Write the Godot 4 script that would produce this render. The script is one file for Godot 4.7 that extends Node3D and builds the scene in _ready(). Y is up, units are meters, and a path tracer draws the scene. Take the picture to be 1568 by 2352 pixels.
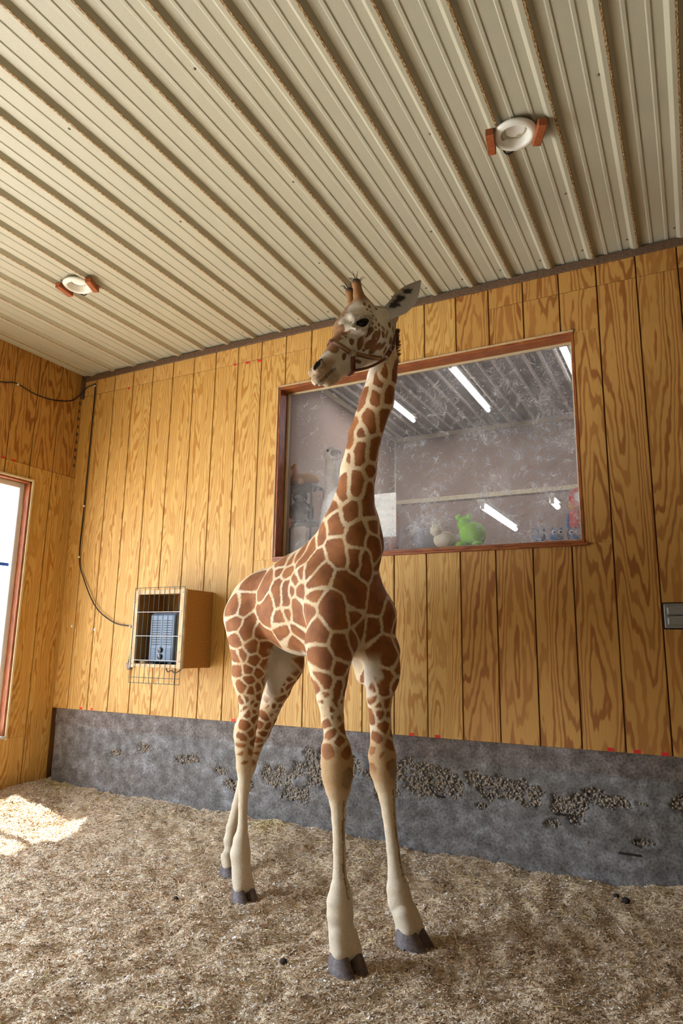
extends Node3D
# A young giraffe in a plywood-lined barn stall. Units are metres, y up; the back wall is z = 0, the camera looks towards -z.

var M := {}
var rng := RandomNumberGenerator.new()
var names := {}

# ------------------------------------------------------------------ mesh buffer
class MB:
	var v := PackedVector3Array()
	var n := PackedVector3Array()
	var uv := PackedVector2Array()
	var c := PackedColorArray()
	var i := PackedInt32Array()
	var use_c := false
	var tint := Color.WHITE

	func vert(p: Vector3, nn: Vector3, t := Vector2.ZERO) -> int:
		v.append(p)
		n.append(nn)
		uv.append(t)
		c.append(tint)
		return v.size() - 1

	func tri(a: int, b: int, d: int) -> void:
		# front faces run clockwise
		var f := (v[b] - v[a]).cross(v[d] - v[a])
		if f.dot(n[a] + n[b] + n[d]) > 0.0:
			i.append_array([a, d, b])
		else:
			i.append_array([a, b, d])

	func quad(a: Vector3, b: Vector3, d: Vector3, e: Vector3, nn: Vector3, t0 := Vector2.ZERO, t1 := Vector2.ZERO, t2 := Vector2.ZERO, t3 := Vector2.ZERO) -> void:
		var k := vert(a, nn, t0)
		vert(b, nn, t1)
		vert(d, nn, t2)
		vert(e, nn, t3)
		tri(k, k + 1, k + 2)
		tri(k, k + 2, k + 3)

	# box with chamfered edges; uv in metres plus an offset
	func box(lo: Vector3, hi: Vector3, ch := 0.0, off := Vector2.ZERO, tf := Transform3D.IDENTITY) -> void:
		var mid := (lo + hi) * 0.5
		var h := (hi - lo) * 0.5
		var cc := minf(ch, minf(h.x, minf(h.y, h.z)) * 0.9)
		for ax in 3:
			for s in [-1.0, 1.0]:
				var nn := Vector3.ZERO
				nn[ax] = s
				var u := (ax + 1) % 3
				var w := (ax + 2) % 3
				var pts := []
				for q in [[-1, -1], [1, -1], [1, 1], [-1, 1]]:
					var p := Vector3.ZERO
					p[ax] = s * h[ax]
					p[u] = q[0] * (h[u] - cc)
					p[w] = q[1] * (h[w] - cc)
					pts.append(p)
				face(pts, nn, mid, off, tf)
		if cc <= 0.0:
			return
		for ax in 3:
			var u := (ax + 1) % 3
			var w := (ax + 2) % 3
			for su in [-1.0, 1.0]:
				for sw in [-1.0, 1.0]:
					var nn := Vector3.ZERO
					nn[u] = su
					nn[w] = sw
					var pts := []
					for q in [[-1, 0], [1, 0], [1, 1], [-1, 1]]:
						var p := Vector3.ZERO
						p[ax] = q[0] * (h[ax] - cc)
						p[u] = su * (h[u] - (0.0 if q[1] == 0 else cc))
						p[w] = sw * (h[w] - (cc if q[1] == 0 else 0.0))
						pts.append(p)
					face(pts, nn.normalized(), mid, off, tf)
		for sx in [-1.0, 1.0]:
			for sy in [-1.0, 1.0]:
				for sz in [-1.0, 1.0]:
					var nn := Vector3(sx, sy, sz).normalized()
					var k := v.size()
					for q in 3:
						var p := Vector3(sx * (h.x - cc), sy * (h.y - cc), sz * (h.z - cc))
						p[q] = [sx, sy, sz][q] * h[q]
						var pp := mid + p
						vert(tf * pp, tf.basis * nn, off + Vector2(pp.x + pp.z, pp.y))
					tri(k, k + 1, k + 2)

	func face(pts: Array, nn: Vector3, mid: Vector3, off: Vector2, tf: Transform3D) -> void:
		var k := v.size()
		for p in pts:
			var pp: Vector3 = mid + p
			var t := Vector2(pp.x, pp.y)
			if absf(nn.x) > 0.8:
				t = Vector2(pp.z, pp.y)
			elif absf(nn.y) > 0.8:
				t = Vector2(pp.x, pp.z)
			vert(tf * pp, (tf.basis * nn).normalized(), off + t)
		tri(k, k + 1, k + 2)
		tri(k, k + 2, k + 3)

	# surface of revolution: profile of (radius, height) round an axis
	func lathe(prof: Array, seg: int, tf := Transform3D.IDENTITY, sx := 1.0, sz := 1.0) -> void:
		var k := v.size()
		var m := prof.size()
		for a in m:
			var pa: Vector2 = prof[maxi(a - 1, 0)]
			var pb: Vector2 = prof[mini(a + 1, m - 1)]
			var t := (pb - pa).normalized()
			for s in seg + 1:
				var ang := TAU * s / seg
				var d := Vector3(cos(ang), 0, sin(ang))
				var nn := d * t.y - Vector3(0, t.x, 0)
				var p: Vector2 = prof[a]
				vert(tf * Vector3(d.x * p.x * sx, p.y, d.z * p.x * sz), (tf.basis * Vector3(nn.x / sx, nn.y, nn.z / sz)).normalized(), Vector2(float(s) / seg, float(a) / (m - 1)))
		for a in m - 1:
			for s in seg:
				var q := k + a * (seg + 1) + s
				tri(q, q + 1, q + seg + 2)
				tri(q, q + seg + 2, q + seg + 1)

	func ball(at: Vector3, r: Vector3, seg := 14, rings := 8, b := Basis.IDENTITY) -> void:
		var prof := []
		for a in rings + 1:
			var t := PI * a / rings - PI / 2
			prof.append(Vector2(maxf(cos(t), 0.001), sin(t)))
		var k := v.size()
		lathe(prof, seg, Transform3D(b * Basis.from_scale(r), at))
		for j in range(k, v.size()):
			var q := b.inverse() * (v[j] - at)
			n[j] = (b * (q / (r * r))).normalized()

	# tube along a path
	func tube(path: Array, r, seg := 8, caps := true) -> void:
		var k := v.size()
		var m := path.size()
		var up := Vector3.UP
		var d0: Vector3 = (path[1] - path[0]).normalized()
		if absf(d0.dot(up)) > 0.9:
			up = Vector3.RIGHT
		var side := d0.cross(up).normalized()
		for a in m:
			var d: Vector3 = (path[mini(a + 1, m - 1)] - path[maxi(a - 1, 0)]).normalized()
			side = (side - d * side.dot(d)).normalized()
			var w := d.cross(side)
			var rr: float = r[a] if r is Array else r
			for s in seg + 1:
				var ang := TAU * s / seg
				var nn := side * cos(ang) + w * sin(ang)
				vert(path[a] + nn * rr, nn, Vector2(float(s) / seg, a))
		for a in m - 1:
			for s in seg:
				var q := k + a * (seg + 1) + s
				tri(q, q + 1, q + seg + 2)
				tri(q, q + seg + 2, q + seg + 1)
		if caps:
			for e in [0, m - 1]:
				var d: Vector3 = (path[1] - path[0]) * -1.0 if e == 0 else path[m - 1] - path[m - 2]
				d = d.normalized()
				var z := vert(path[e], d)
				for s in seg + 1:
					vert(v[k + e * (seg + 1) + s], d)
				for s in seg:
					tri(z, z + 1 + s, z + 2 + s)

	func mesh() -> ArrayMesh:
		var a := []
		a.resize(Mesh.ARRAY_MAX)
		a[Mesh.ARRAY_VERTEX] = v
		a[Mesh.ARRAY_NORMAL] = n
		a[Mesh.ARRAY_TEX_UV] = uv
		if use_c:
			a[Mesh.ARRAY_COLOR] = c
		a[Mesh.ARRAY_INDEX] = i
		var out := ArrayMesh.new()
		out.add_surface_from_arrays(Mesh.PRIMITIVE_TRIANGLES, a)
		return out


# ------------------------------------------------------------------ scene helpers
func numbered(called: String) -> String:
	names[called] = names.get(called, -1) + 1
	return called if names[called] == 0 else "%s_%03d" % [called, names[called]]

func meta(o: Node, label := "", category := "", group := "", kind := "") -> void:
	if label: o.set_meta("label", label)
	if category: o.set_meta("category", category)
	if group: o.set_meta("group", group)
	if kind: o.set_meta("kind", kind)

func thing(called: String, label: String, category: String, at := Vector3.ZERO, group := "") -> Node3D:
	var o := Node3D.new()
	o.name = numbered(called)
	add_child(o)
	o.position = at
	meta(o, label, category, group)
	return o

func structure(called: String) -> Node3D:
	var o := Node3D.new()
	o.name = called
	add_child(o)
	meta(o, "", "", "", "structure")
	return o

func obj(called: String, mesh, material: Material, parent: Node = self) -> MeshInstance3D:
	var o := MeshInstance3D.new()
	o.name = numbered(called) if parent == self else called
	o.mesh = mesh.mesh() if mesh is MB else mesh
	o.material_override = material
	parent.add_child(o, true)
	return o

func boxed(lo: Vector3, hi: Vector3, ch := 0.0, off := Vector2.ZERO) -> MB:
	var b := MB.new()
	b.box(lo, hi, ch, off)
	return b

func srgb(r: float, g: float, b: float) -> Color:
	return Color(r / 255.0, g / 255.0, b / 255.0)

func lin(r: float, g: float, b: float) -> Color:
	return srgb(r, g, b).srgb_to_linear()

func mat(called: String, col: Color, rough := 0.8, metallic := 0.0) -> StandardMaterial3D:
	var m := StandardMaterial3D.new()
	m.resource_name = called
	m.albedo_color = col
	m.roughness = rough
	m.metallic = metallic
	M[called] = m
	return m

func noise_tex(w: int, h: int, freq: float, sd: int, stops: Array, oct := 4, kind := FastNoiseLite.TYPE_SIMPLEX_SMOOTH) -> NoiseTexture2D:
	var nz := FastNoiseLite.new()
	nz.noise_type = kind
	nz.frequency = freq
	nz.seed = sd
	nz.fractal_octaves = oct
	var t := NoiseTexture2D.new()
	t.width = w
	t.height = h
	t.seamless = true
	t.noise = nz
	if stops.size():
		var g := Gradient.new()
		g.offsets = PackedFloat32Array(stops.map(func(s): return s[0]))
		g.colors = PackedColorArray(stops.map(func(s): return s[1]))
		t.color_ramp = g
	return t

func bump(m: StandardMaterial3D, tex: Texture2D, cm: float) -> void:
	m.heightmap_enabled = true
	m.heightmap_texture = tex
	m.heightmap_scale = cm

func fnl(freq: float, sd: int, oct := 1) -> FastNoiseLite:
	var nz := FastNoiseLite.new()
	nz.noise_type = FastNoiseLite.TYPE_SIMPLEX_SMOOTH
	nz.frequency = freq
	nz.seed = sd
	nz.fractal_type = FastNoiseLite.FRACTAL_FBM if oct > 1 else FastNoiseLite.FRACTAL_NONE
	nz.fractal_octaves = oct
	return nz

# ------------------------------------------------------------------ materials
# rotary-cut fir plywood: bands between pale early wood and amber late wood, 1 m wide and 2.7 m high
func plywood_image(w: int, h: int, sd: int, light: Color, dark: Color, bands: float) -> ImageTexture:
	var a := fnl(1.0, sd)
	var b := fnl(1.0, sd + 1)
	var d := fnl(1.0, sd + 2)
	var e := fnl(1.0, sd + 3)
	var bytes := PackedByteArray()
	bytes.resize(w * h * 3)
	var at := 0
	for y in h:
		var py := 2.7 * y / h
		for x in w:
			var px := float(x) / w
			var v := a.get_noise_2d(px * 3.6, py * 0.34) + 0.14 * b.get_noise_2d(px * 15.0, py * 1.6)
			v += 0.03 * d.get_noise_2d(px * 42.0, py * 9.0)
			var q := v * bands + 50.0
			var fl := floorf(q)
			var f := q - fl
			var t := smoothstep(0.42, 0.56, f) * (1.0 - smoothstep(0.78, 1.0, f))
			t *= 0.45 + 0.55 * fmod(fl * 0.618, 1.0)
			var fine := e.get_noise_2d(px * 150.0, py * 7.0)
			t = clampf(t + 0.10 * fine, 0.0, 1.0)
			var g := 1.0 + 0.05 * fine
			bytes[at] = int(clampf(lerpf(light.r, dark.r, t) * g, 0, 1) * 255.0)
			bytes[at + 1] = int(clampf(lerpf(light.g, dark.g, t) * g, 0, 1) * 255.0)
			bytes[at + 2] = int(clampf(lerpf(light.b, dark.b, t) * g, 0, 1) * 255.0)
			at += 3
	return ImageTexture.create_from_image(Image.create_from_data(w, h, false, Image.FORMAT_RGB8, bytes))

# grime on the viewing window: a dusty film, nose and tongue smears, dried drops
func grime_image(w: int, h: int) -> ImageTexture:
	var a := fnl(0.0045, 21, 3)
	var e := fnl(0.06, 24, 3)
	var al := PackedFloat32Array()
	al.resize(w * h)
	for y in h:
		for x in w:
			var haze := 0.5 + 0.5 * a.get_noise_2d(x, y)
			var mott := e.get_noise_2d(x, y)
			al[y * w + x] = (0.13 + 0.40 * haze * haze + 0.24 * mott * haze + 0.08 * y / h) * lerpf(0.62, 1.05, float(x) / w)  # film gets denser to the lower right, painting in some glow of the tubes
	var r := RandomNumberGenerator.new()
	r.seed = 91
	# smears: bundles of fine curved strokes
	for k in 3200:
		var cx := r.randf() * w
		var cy := r.randf() * h
		# most of them where the animals reach: the upper and the window's far half
		if r.randf() > 0.10 + 0.9 * cx / w:
			continue
		var dir := r.randf() * TAU
		var curve := r.randf_range(-0.06, 0.06)
		var lines := 2 + r.randi() % 5
		var strength := 0.03 + 0.25 * pow(r.randf(), 2.0)
		for l in lines:
			var x := cx + r.randf_range(-9, 9)
			var y := cy + r.randf_range(-9, 9)
			var d := dir + r.randf_range(-0.25, 0.25)
			var len := 8 + r.randi() % 34
			for s in len:
				x += cos(d)
				y += sin(d)
				d += curve + r.randf_range(-0.08, 0.08)
				var xi := int(x)
				var yi := int(y)
				if xi < 1 or yi < 1 or xi >= w - 1 or yi >= h - 1:
					break
				var v := strength * sin(PI * s / len)
				al[yi * w + xi] += v
				al[yi * w + xi + 1] += v * 0.5
				al[(yi + 1) * w + xi] += v * 0.5
	# dried drops, thicker towards the far half and the top
	for k in 5200:
		var x := r.randf() * w
		var y := r.randf() * h
		if r.randf() > 0.12 + 0.6 * (x / w) * (1.0 - 0.6 * y / h):
			continue
		var rad := 0.6 + 1.7 * pow(r.randf(), 3.0)
		var v := r.randf_range(0.15, 0.55)
		for dy in range(-3, 4):
			for dx in range(-3, 4):
				var xi := int(x) + dx
				var yi := int(y) + dy
				if xi < 0 or yi < 0 or xi >= w or yi >= h:
					continue
				al[yi * w + xi] += v * clampf(rad + 0.5 - Vector2(dx, dy).length(), 0.0, 1.0)
	# rubbed clear spots low on the glass
	for k in 420:
		var x := r.randf() * w
		var y := h * (1.0 - 0.45 * pow(r.randf(), 1.5))
		var rad := r.randf_range(1.5, 5.0)
		for dy in range(-6, 7):
			for dx in range(-6, 7):
				var xi := int(x) + dx
				var yi := int(y) + dy
				if xi < 0 or yi < 0 or xi >= w or yi >= h:
					continue
				al[yi * w + xi] *= 1.0 - 0.6 * clampf(rad - Vector2(dx, dy * 0.8).length(), 0.0, 1.0)
	var bytes := PackedByteArray()
	bytes.resize(w * h * 4)
	for k in w * h:
		bytes[k * 4] = 222
		bytes[k * 4 + 1] = 218
		bytes[k * 4 + 2] = 216
		bytes[k * 4 + 3] = int(clampf(al[k], 0.0, 0.92) * 255.0)
	return ImageTexture.create_from_image(Image.create_from_data(w, h, false, Image.FORMAT_RGBA8, bytes))

func make_materials() -> void:
	var fine := noise_tex(512, 512, 0.09, 5, [], 4)
	var ply := plywood_image(640, 1440, 3, srgb(208, 166, 92), srgb(172, 116, 40), 8.0)
	var m := mat("plywood", Color.WHITE, 0.62)
	m.albedo_texture = ply
	m.uv1_scale = Vector3(1.0, 1.0 / 2.7, 1)
	bump(m, ply, 0.04)
	ply = plywood_image(640, 1440, 140, srgb(192, 143, 70), srgb(144, 86, 26), 5.0)
	m = mat("plywood_amber", Color.WHITE, 0.62)
	m.albedo_texture = ply
	m.uv1_scale = Vector3(1.0, 1.0 / 2.7, 1)
	bump(m, ply, 0.04)
	m = mat("plywood_pale", srgb(255, 248, 236), 0.66)
	m.albedo_texture = plywood_image(640, 1440, 77, srgb(210, 172, 104), srgb(182, 132, 60), 10.0)
	m.uv1_scale = Vector3(1.0, 1.0 / 2.7, 1)
	mat("dark_boards", srgb(112, 82, 50), 0.8)  # for the unseen walls, colour darkened so they bounce less light
	mat("cream_strip", srgb(222, 204, 162), 0.6)
	mat("groove", srgb(120, 78, 34), 0.9)
	# stained pine trim
	m = mat("red_pine", Color.WHITE, 0.45)
	m.albedo_texture = noise_tex(256, 256, 0.03, 8, [[0.0, srgb(116, 56, 22)], [0.5, srgb(146, 78, 32)], [1.0, srgb(172, 104, 48)]], 3)
	m.uv1_scale = Vector3(7, 1.2, 1)
	m = mat("red_pine_flat", Color.WHITE, 0.45)
	m.albedo_texture = M.red_pine.albedo_texture
	m.uv1_scale = Vector3(1.2, 7, 1)
	m = mat("raw_pine", Color.WHITE, 0.7)
	m.albedo_texture = noise_tex(256, 256, 0.03, 9, [[0.0, srgb(176, 140, 98)], [0.6, srgb(198, 166, 124)], [1.0, srgb(214, 188, 150)]], 3)
	m.uv1_scale = Vector3(6, 1.2, 1)
	m = mat("block_wood", Color.WHITE, 0.7)
	m.albedo_texture = noise_tex(128, 128, 0.05, 10, [[0.0, srgb(104, 46, 16)], [0.5, srgb(150, 78, 34)], [1.0, srgb(172, 98, 48)]], 3)
	m.uv1_scale = Vector3(14, 14, 1)
	m = mat("particle_board", Color.WHITE, 0.8)
	m.albedo_texture = noise_tex(512, 512, 0.11, 11, [[0.0, srgb(120, 76, 28)], [0.5, srgb(172, 120, 58)], [1.0, srgb(204, 160, 96)]], 4)
	m.uv1_scale = Vector3(2.2, 2.2, 1)
	# painted steel ceiling with fly specks
	m = mat("steel", Color.WHITE, 0.5)
	m.albedo_texture = noise_tex(1024, 1024, 0.07, 12, [[0.0, srgb(178, 173, 150)], [0.80, srgb(172, 167, 143)], [0.93, srgb(160, 146, 116)], [1.0, srgb(128, 96, 52)]], 2)
	m.uv1_triplanar = true
	m.uv1_world_triplanar = true
	m.uv1_scale = Vector3(1.6, 1.6, 1.6)
	m = mat("steel_rib", Color.WHITE, 0.5)
	m.albedo_texture = M.steel.albedo_texture
	m.uv1_triplanar = true
	m.uv1_world_triplanar = true
	m.uv1_scale = Vector3(1.6, 1.6, 1.6)
	m = mat("rib_edge", Color.WHITE, 0.75)
	m.albedo_texture = noise_tex(512, 512, 0.06, 13, [[0.0, srgb(190, 176, 144)], [0.35, srgb(176, 152, 108)], [0.5, srgb(132, 98, 52)], [1.0, srgb(84, 52, 22)]], 4)
	m.uv1_triplanar = true
	m.uv1_world_triplanar = true
	m.uv1_scale = Vector3(5, 5, 1.6)
	m = mat("brown_trim", Color.WHITE, 0.7)
	m.albedo_texture = noise_tex(256, 256, 0.05, 14, [[0.0, srgb(72, 52, 36)], [0.5, srgb(98, 74, 52)], [1.0, srgb(122, 94, 68)]], 4)
	m.uv1_scale = Vector3(3, 8, 1)
	mat("white_enamel", srgb(232, 228, 214), 0.4)
	mat("white_clean", srgb(238, 236, 230), 0.5)
	mat("screw_steel", srgb(110, 100, 84), 0.45, 0.6)
	# concrete
	m = mat("concrete", Color.WHITE, 0.85)
	m.albedo_texture = noise_tex(1024, 512, 0.02, 15, [[0.0, srgb(108, 104, 99)], [0.35, srgb(134, 130, 127)], [0.6, srgb(152, 150, 147)], [0.8, srgb(166, 166, 167)], [1.0, srgb(206, 206, 206)]], 6)
	m.uv1_scale = Vector3(0.5, 1.0, 1)
	m.vertex_color_use_as_albedo = true
	m.detail_enabled = true
	m.detail_uv_layer = BaseMaterial3D.DETAIL_UV_1
	m.detail_blend_mode = BaseMaterial3D.BLEND_MODE_MUL
	m.detail_albedo = noise_tex(1024, 512, 0.11, 16, [[0.0, srgb(96, 88, 80)], [0.28, srgb(206, 202, 196)], [0.7, srgb(246, 246, 244)], [1.0, srgb(255, 255, 255)]], 5)
	bump(m, noise_tex(1024, 512, 0.06, 17, [], 5), 0.2)
	mat("gravel", srgb(168, 156, 140), 0.85).vertex_color_use_as_albedo = true
	mat("dark_gap", srgb(40, 30, 24), 0.9)
	# bedding
	m = mat("bedding", Color.WHITE, 0.95)
	m.albedo_texture = noise_tex(1024, 1024, 0.12, 18, [[0.0, srgb(150, 118, 80)], [0.4, srgb(208, 184, 146)], [0.65, srgb(226, 208, 176)], [1.0, srgb(244, 234, 214)]], 5)
	m.uv1_triplanar = true
	m.uv1_world_triplanar = true
	m.uv1_scale = Vector3(1.3, 1.3, 1.3)
	bump(m, noise_tex(1024, 1024, 0.14, 19, [], 5), 0.5)
	mat("shaving", Color.WHITE, 0.85).vertex_color_use_as_albedo = true
	mat("dung", srgb(52, 40, 30), 0.9)
	# metal, plastic
	mat("wire", srgb(44, 70, 58), 0.45)
	mat("wire_bright", srgb(176, 176, 170), 0.35, 0.8)
	mat("heater_blue", srgb(106, 122, 142), 0.5)
	mat("heater_dark", srgb(34, 38, 44), 0.5)
	mat("black_plastic", srgb(26, 26, 28), 0.45)
	mat("cord", srgb(30, 26, 24), 0.5)
	mat("white_plastic", srgb(232, 228, 220), 0.5)
	mat("plug_grey", srgb(122, 112, 114), 0.5)
	mat("zinc", srgb(150, 152, 150), 0.45, 0.55)
	mat("red_paint", srgb(214, 34, 30), 0.6)
	mat("blue_tape", srgb(46, 96, 206), 0.6)
	mat("aluminium", srgb(206, 208, 208), 0.4, 0.3)
	mat("vinyl", srgb(226, 228, 226), 0.4)
	# glass
	m = mat("pane", Color(0.9, 0.94, 0.95, 0.08), 0.05)
	m.transparency = BaseMaterial3D.TRANSPARENCY_ALPHA
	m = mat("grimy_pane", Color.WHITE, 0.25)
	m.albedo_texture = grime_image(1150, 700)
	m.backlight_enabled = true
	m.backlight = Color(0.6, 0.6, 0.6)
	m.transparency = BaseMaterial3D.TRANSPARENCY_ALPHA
	# shop
	mat("shop_wall", srgb(140, 114, 96), 0.85)
	mat("shop_oak", srgb(150, 112, 72), 0.6)
	mat("rack_steel", srgb(96, 98, 100), 0.4, 0.7)
	mat("shop_ceiling", srgb(112, 104, 98), 0.6)
	mat("shop_rib", srgb(196, 188, 176), 0.5)
	mat("shop_trim", srgb(196, 178, 138), 0.7)
	mat("shop_floor", srgb(110, 100, 92), 0.8)
	mat("paper", srgb(236, 236, 230), 0.8)
	mat("faint_ink", srgb(206, 208, 206), 0.9)
	m = mat("tube_glow", Color.WHITE, 0.5)
	m.emission_enabled = true
	m.emission = srgb(236, 242, 255)
	m.emission_energy_multiplier = 3.0
	# giraffe
	m = mat("coat", Color.WHITE, 0.8)
	m.vertex_color_use_as_albedo = true
	m.albedo_texture = noise_tex(512, 512, 0.10, 31, [[0.0, Color(0.78, 0.76, 0.74)], [0.5, Color(0.95, 0.94, 0.93)], [1.0, Color(1, 1, 1)]], 4)
	m.uv1_triplanar = true
	m.uv1_scale = Vector3(6, 2.2, 6)
	bump(m, noise_tex(512, 512, 0.16, 32, [], 4), 0.12)
	m.rim_enabled = true
	m.rim = 0.08
	m.rim_tint = 0.6
	mat("eye_ball", srgb(14, 9, 7), 0.06).metallic_specular = 0.42
	m = mat("hoof", Color.WHITE, 0.6)
	m.albedo_texture = noise_tex(128, 128, 0.05, 33, [[0.0, srgb(58, 46, 42)], [0.5, srgb(96, 82, 76)], [1.0, srgb(132, 116, 106)]], 4)
	m.uv1_triplanar = true
	m.uv1_scale = Vector3(9, 9, 9)
	mat("mane_hair", srgb(112, 66, 30), 0.8)
	mat("tail_hair", srgb(30, 22, 18), 0.7)
	m = mat("nylon", Color.WHITE, 0.65)
	m.albedo_texture = noise_tex(128, 128, 0.2, 34, [[0.0, srgb(70, 30, 16)], [0.6, srgb(98, 48, 28)], [1.0, srgb(120, 66, 40)]], 3)
	m.uv1_triplanar = true
	m.uv1_scale = Vector3(20, 20, 20)
	m = mat("nylon_tan", Color.WHITE, 0.7)
	m.albedo_texture = noise_tex(128, 128, 0.2, 35, [[0.0, srgb(112, 78, 44)], [1.0, srgb(160, 120, 74)]], 3)
	m.uv1_triplanar = true
	m.uv1_scale = Vector3(20, 20, 20)
	mat("nickel", srgb(206, 200, 188), 0.25, 0.9)
	mat("outside_ground", srgb(214, 208, 198), 0.9)
	fine = null
func _ready() -> void:
	rng.seed = 7
	# ---- camera
	var cam := Camera3D.new()
	cam.name = "camera"
	cam.fov = 74.41
	cam.near = 0.05
	cam.far = 200.0
	add_child(cam)
	var yaw := 0.4831
	var pitch := 0.1977
	var roll := 0.0159
	var f := Vector3(-sin(yaw) * cos(pitch), sin(pitch), -cos(yaw) * cos(pitch))
	var r0 := Vector3(cos(yaw), 0, -sin(yaw))
	var u0 := r0.cross(f)
	var r := r0 * cos(roll) + u0 * sin(roll)
	cam.transform = Transform3D(Basis(r, r.cross(f), -f), Vector3(0, 1.21, 3.6848))
	cam.current = true
	# ---- sky, exposure
	var env := Environment.new()
	env.background_mode = Environment.BG_SKY
	var sky := Sky.new()
	var sm := ProceduralSkyMaterial.new()
	sm.sky_top_color = srgb(150, 182, 226)
	sm.sky_horizon_color = srgb(226, 232, 238)
	sm.ground_horizon_color = srgb(214, 212, 206)
	sm.ground_bottom_color = srgb(190, 184, 176)
	sm.energy_multiplier = 10.0
	sky.sky_material = sm
	env.sky = sky
	env.tonemap_mode = Environment.TONE_MAPPER_LINEAR
	env.tonemap_exposure = 0.97
	env.sdfgi_enabled = true
	env.ssao_enabled = true
	env.ssil_enabled = true
	var we := WorldEnvironment.new()
	we.name = "environment"
	we.environment = env
	add_child(we)
	# ---- sun through the left window
	var sun := DirectionalLight3D.new()
	sun.name = "sun"
	sun.light_energy = 12.0
	sun.light_color = srgb(255, 250, 244)
	sun.light_angular_distance = 0.6
	sun.shadow_enabled = true
	add_child(sun)
	sun.look_at_from_position(Vector3.ZERO, Vector3(0.42, -1.1, -0.10), Vector3.UP)
	# ---- daylight from the open doorway beside the camera
	var day := AreaLight3D.new()
	day.name = "doorway_daylight"
	day.area_size = Vector2(1.85, 2.2)
	day.light_energy = 17.0
	day.light_color = srgb(226, 240, 255)
	day.shadow_enabled = true
	add_child(day)
	day.look_at_from_position(Vector3(LEFT_X - 0.10, 1.35, 2.75), Vector3(0, -1.9, 2.75), Vector3.UP)
	# ---- structure
	make_materials()
	build_walls()
	build_ceiling()
	build_windows()
	meta(obj("ground_outside", boxed(Vector3(-60, -0.3, -40), Vector3(LEFT_X - 0.145, -0.1, 60)), M.outside_ground), "", "", "", "structure")
	build_floor()
	build_shop()
	# ---- objects
	build_giraffe()
	build_heater()
	build_cord()
	build_outlet()
	ceiling_light(Vector3(-0.53, CEIL - 0.018, 1.141), 0.30, "round white ceiling light between reddish wood blocks, the one further from the daylight window")
	ceiling_light(Vector3(-3.209, CEIL - 0.018, 1.088), 0.30, "round white ceiling light between reddish wood blocks, the one nearer the daylight window")
# ------------------------------------------------------------------ walls
func minus(rects: Array, hole: Array) -> Array:
	# rects of [u0, u1, y0, y1] without the hole
	var out := []
	for r in rects:
		if hole[0] >= r[1] or hole[1] <= r[0] or hole[2] >= r[3] or hole[3] <= r[2]:
			out.append(r)
			continue
		var ya := maxf(r[2], hole[2])
		var yb := minf(r[3], hole[3])
		if r[2] < hole[2]: out.append([r[0], r[1], r[2], hole[2]])
		if r[3] > hole[3]: out.append([r[0], r[1], hole[3], r[3]])
		if r[0] < hole[0]: out.append([r[0], hole[0], ya, yb])
		if r[1] > hole[1]: out.append([hole[1], r[1], ya, yb])
	return out

# boards stand proud of a backing by `proud`; the wall's own frame: u along it, y up, w out of it
func boarded_wall(root: Node3D, frame: Transform3D, u0: float, u1: float, y0: float, y1: float, first_groove: float, pitch: float, seam: Callable, holes: Array, wood: Callable, thick := 0.12) -> void:
	var back := [[u0, u1, y0, y1]]
	for hole in holes:
		back = minus(back, hole)
	var b := MB.new()
	for r in back:
		b.box(Vector3(r[0] - (thick if r[0] == u0 else 0.0), r[2], -thick), Vector3(r[1] + (thick if r[1] == u1 else 0.0), r[3] + (0.06 if r[3] == y1 else 0.0), -0.012), 0.0, Vector2.ZERO, frame)
	obj("backing", b, M.groove, root)
	var edges := [u0]
	var g := first_groove
	while g < u1 - 0.02:
		if g > u0 + 0.02:
			edges.append(g)
		g += pitch
	edges.append(u1)
	for k in edges.size() - 1:
		var a: float = edges[k] + (0.0 if k == 0 else 0.0036)
		var z: float = edges[k + 1] - (0.0 if k == edges.size() - 2 else 0.0036)
		var mid := (a + z) * 0.5
		var s: float = seam.call(mid)
		var rects := [[a, z, y0, y1]] if s <= y0 else [[a, z, y0, s - 0.0012], [a, z, s + 0.0012, y1]]
		for hole in holes:
			rects = minus(rects, hole)
		var index := 0
		for r in rects:
			if r[1] - r[0] < 0.006 or r[3] - r[2] < 0.006:
				continue
			var upper: bool = s > y0 and r[2] >= s
			var off := Vector2(float((k * 2 + (3 if upper else 0)) % 5) * 0.2032 - r[0] + rng.randf() * 0.004, 0.0)
			off.y = -r[2] + (rng.randf() * 1.6 if r[3] - r[2] < 1.1 else rng.randf() * 0.15)
			var m := MB.new()
			m.box(Vector3(r[0], r[2], -0.012), Vector3(r[1], r[3], rng.randf_range(-0.0006, 0.0006)), 0.0014, off, frame)
			obj("plank", m, wood.call(mid, upper), root)
			index += 1

func wall_slab(called: String, lo: Vector3, hi: Vector3, m: Material) -> void:
	var o := obj(called, boxed(lo, hi), m)
	meta(o, "", "", "", "structure")

const CEIL := 3.385
const WOOD_TOP := 3.334
const WOOD_BOTTOM := 0.729
const LEFT_X := -4.37
const RIGHT_X := 2.8
const FRONT_Z := 6.4

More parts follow.
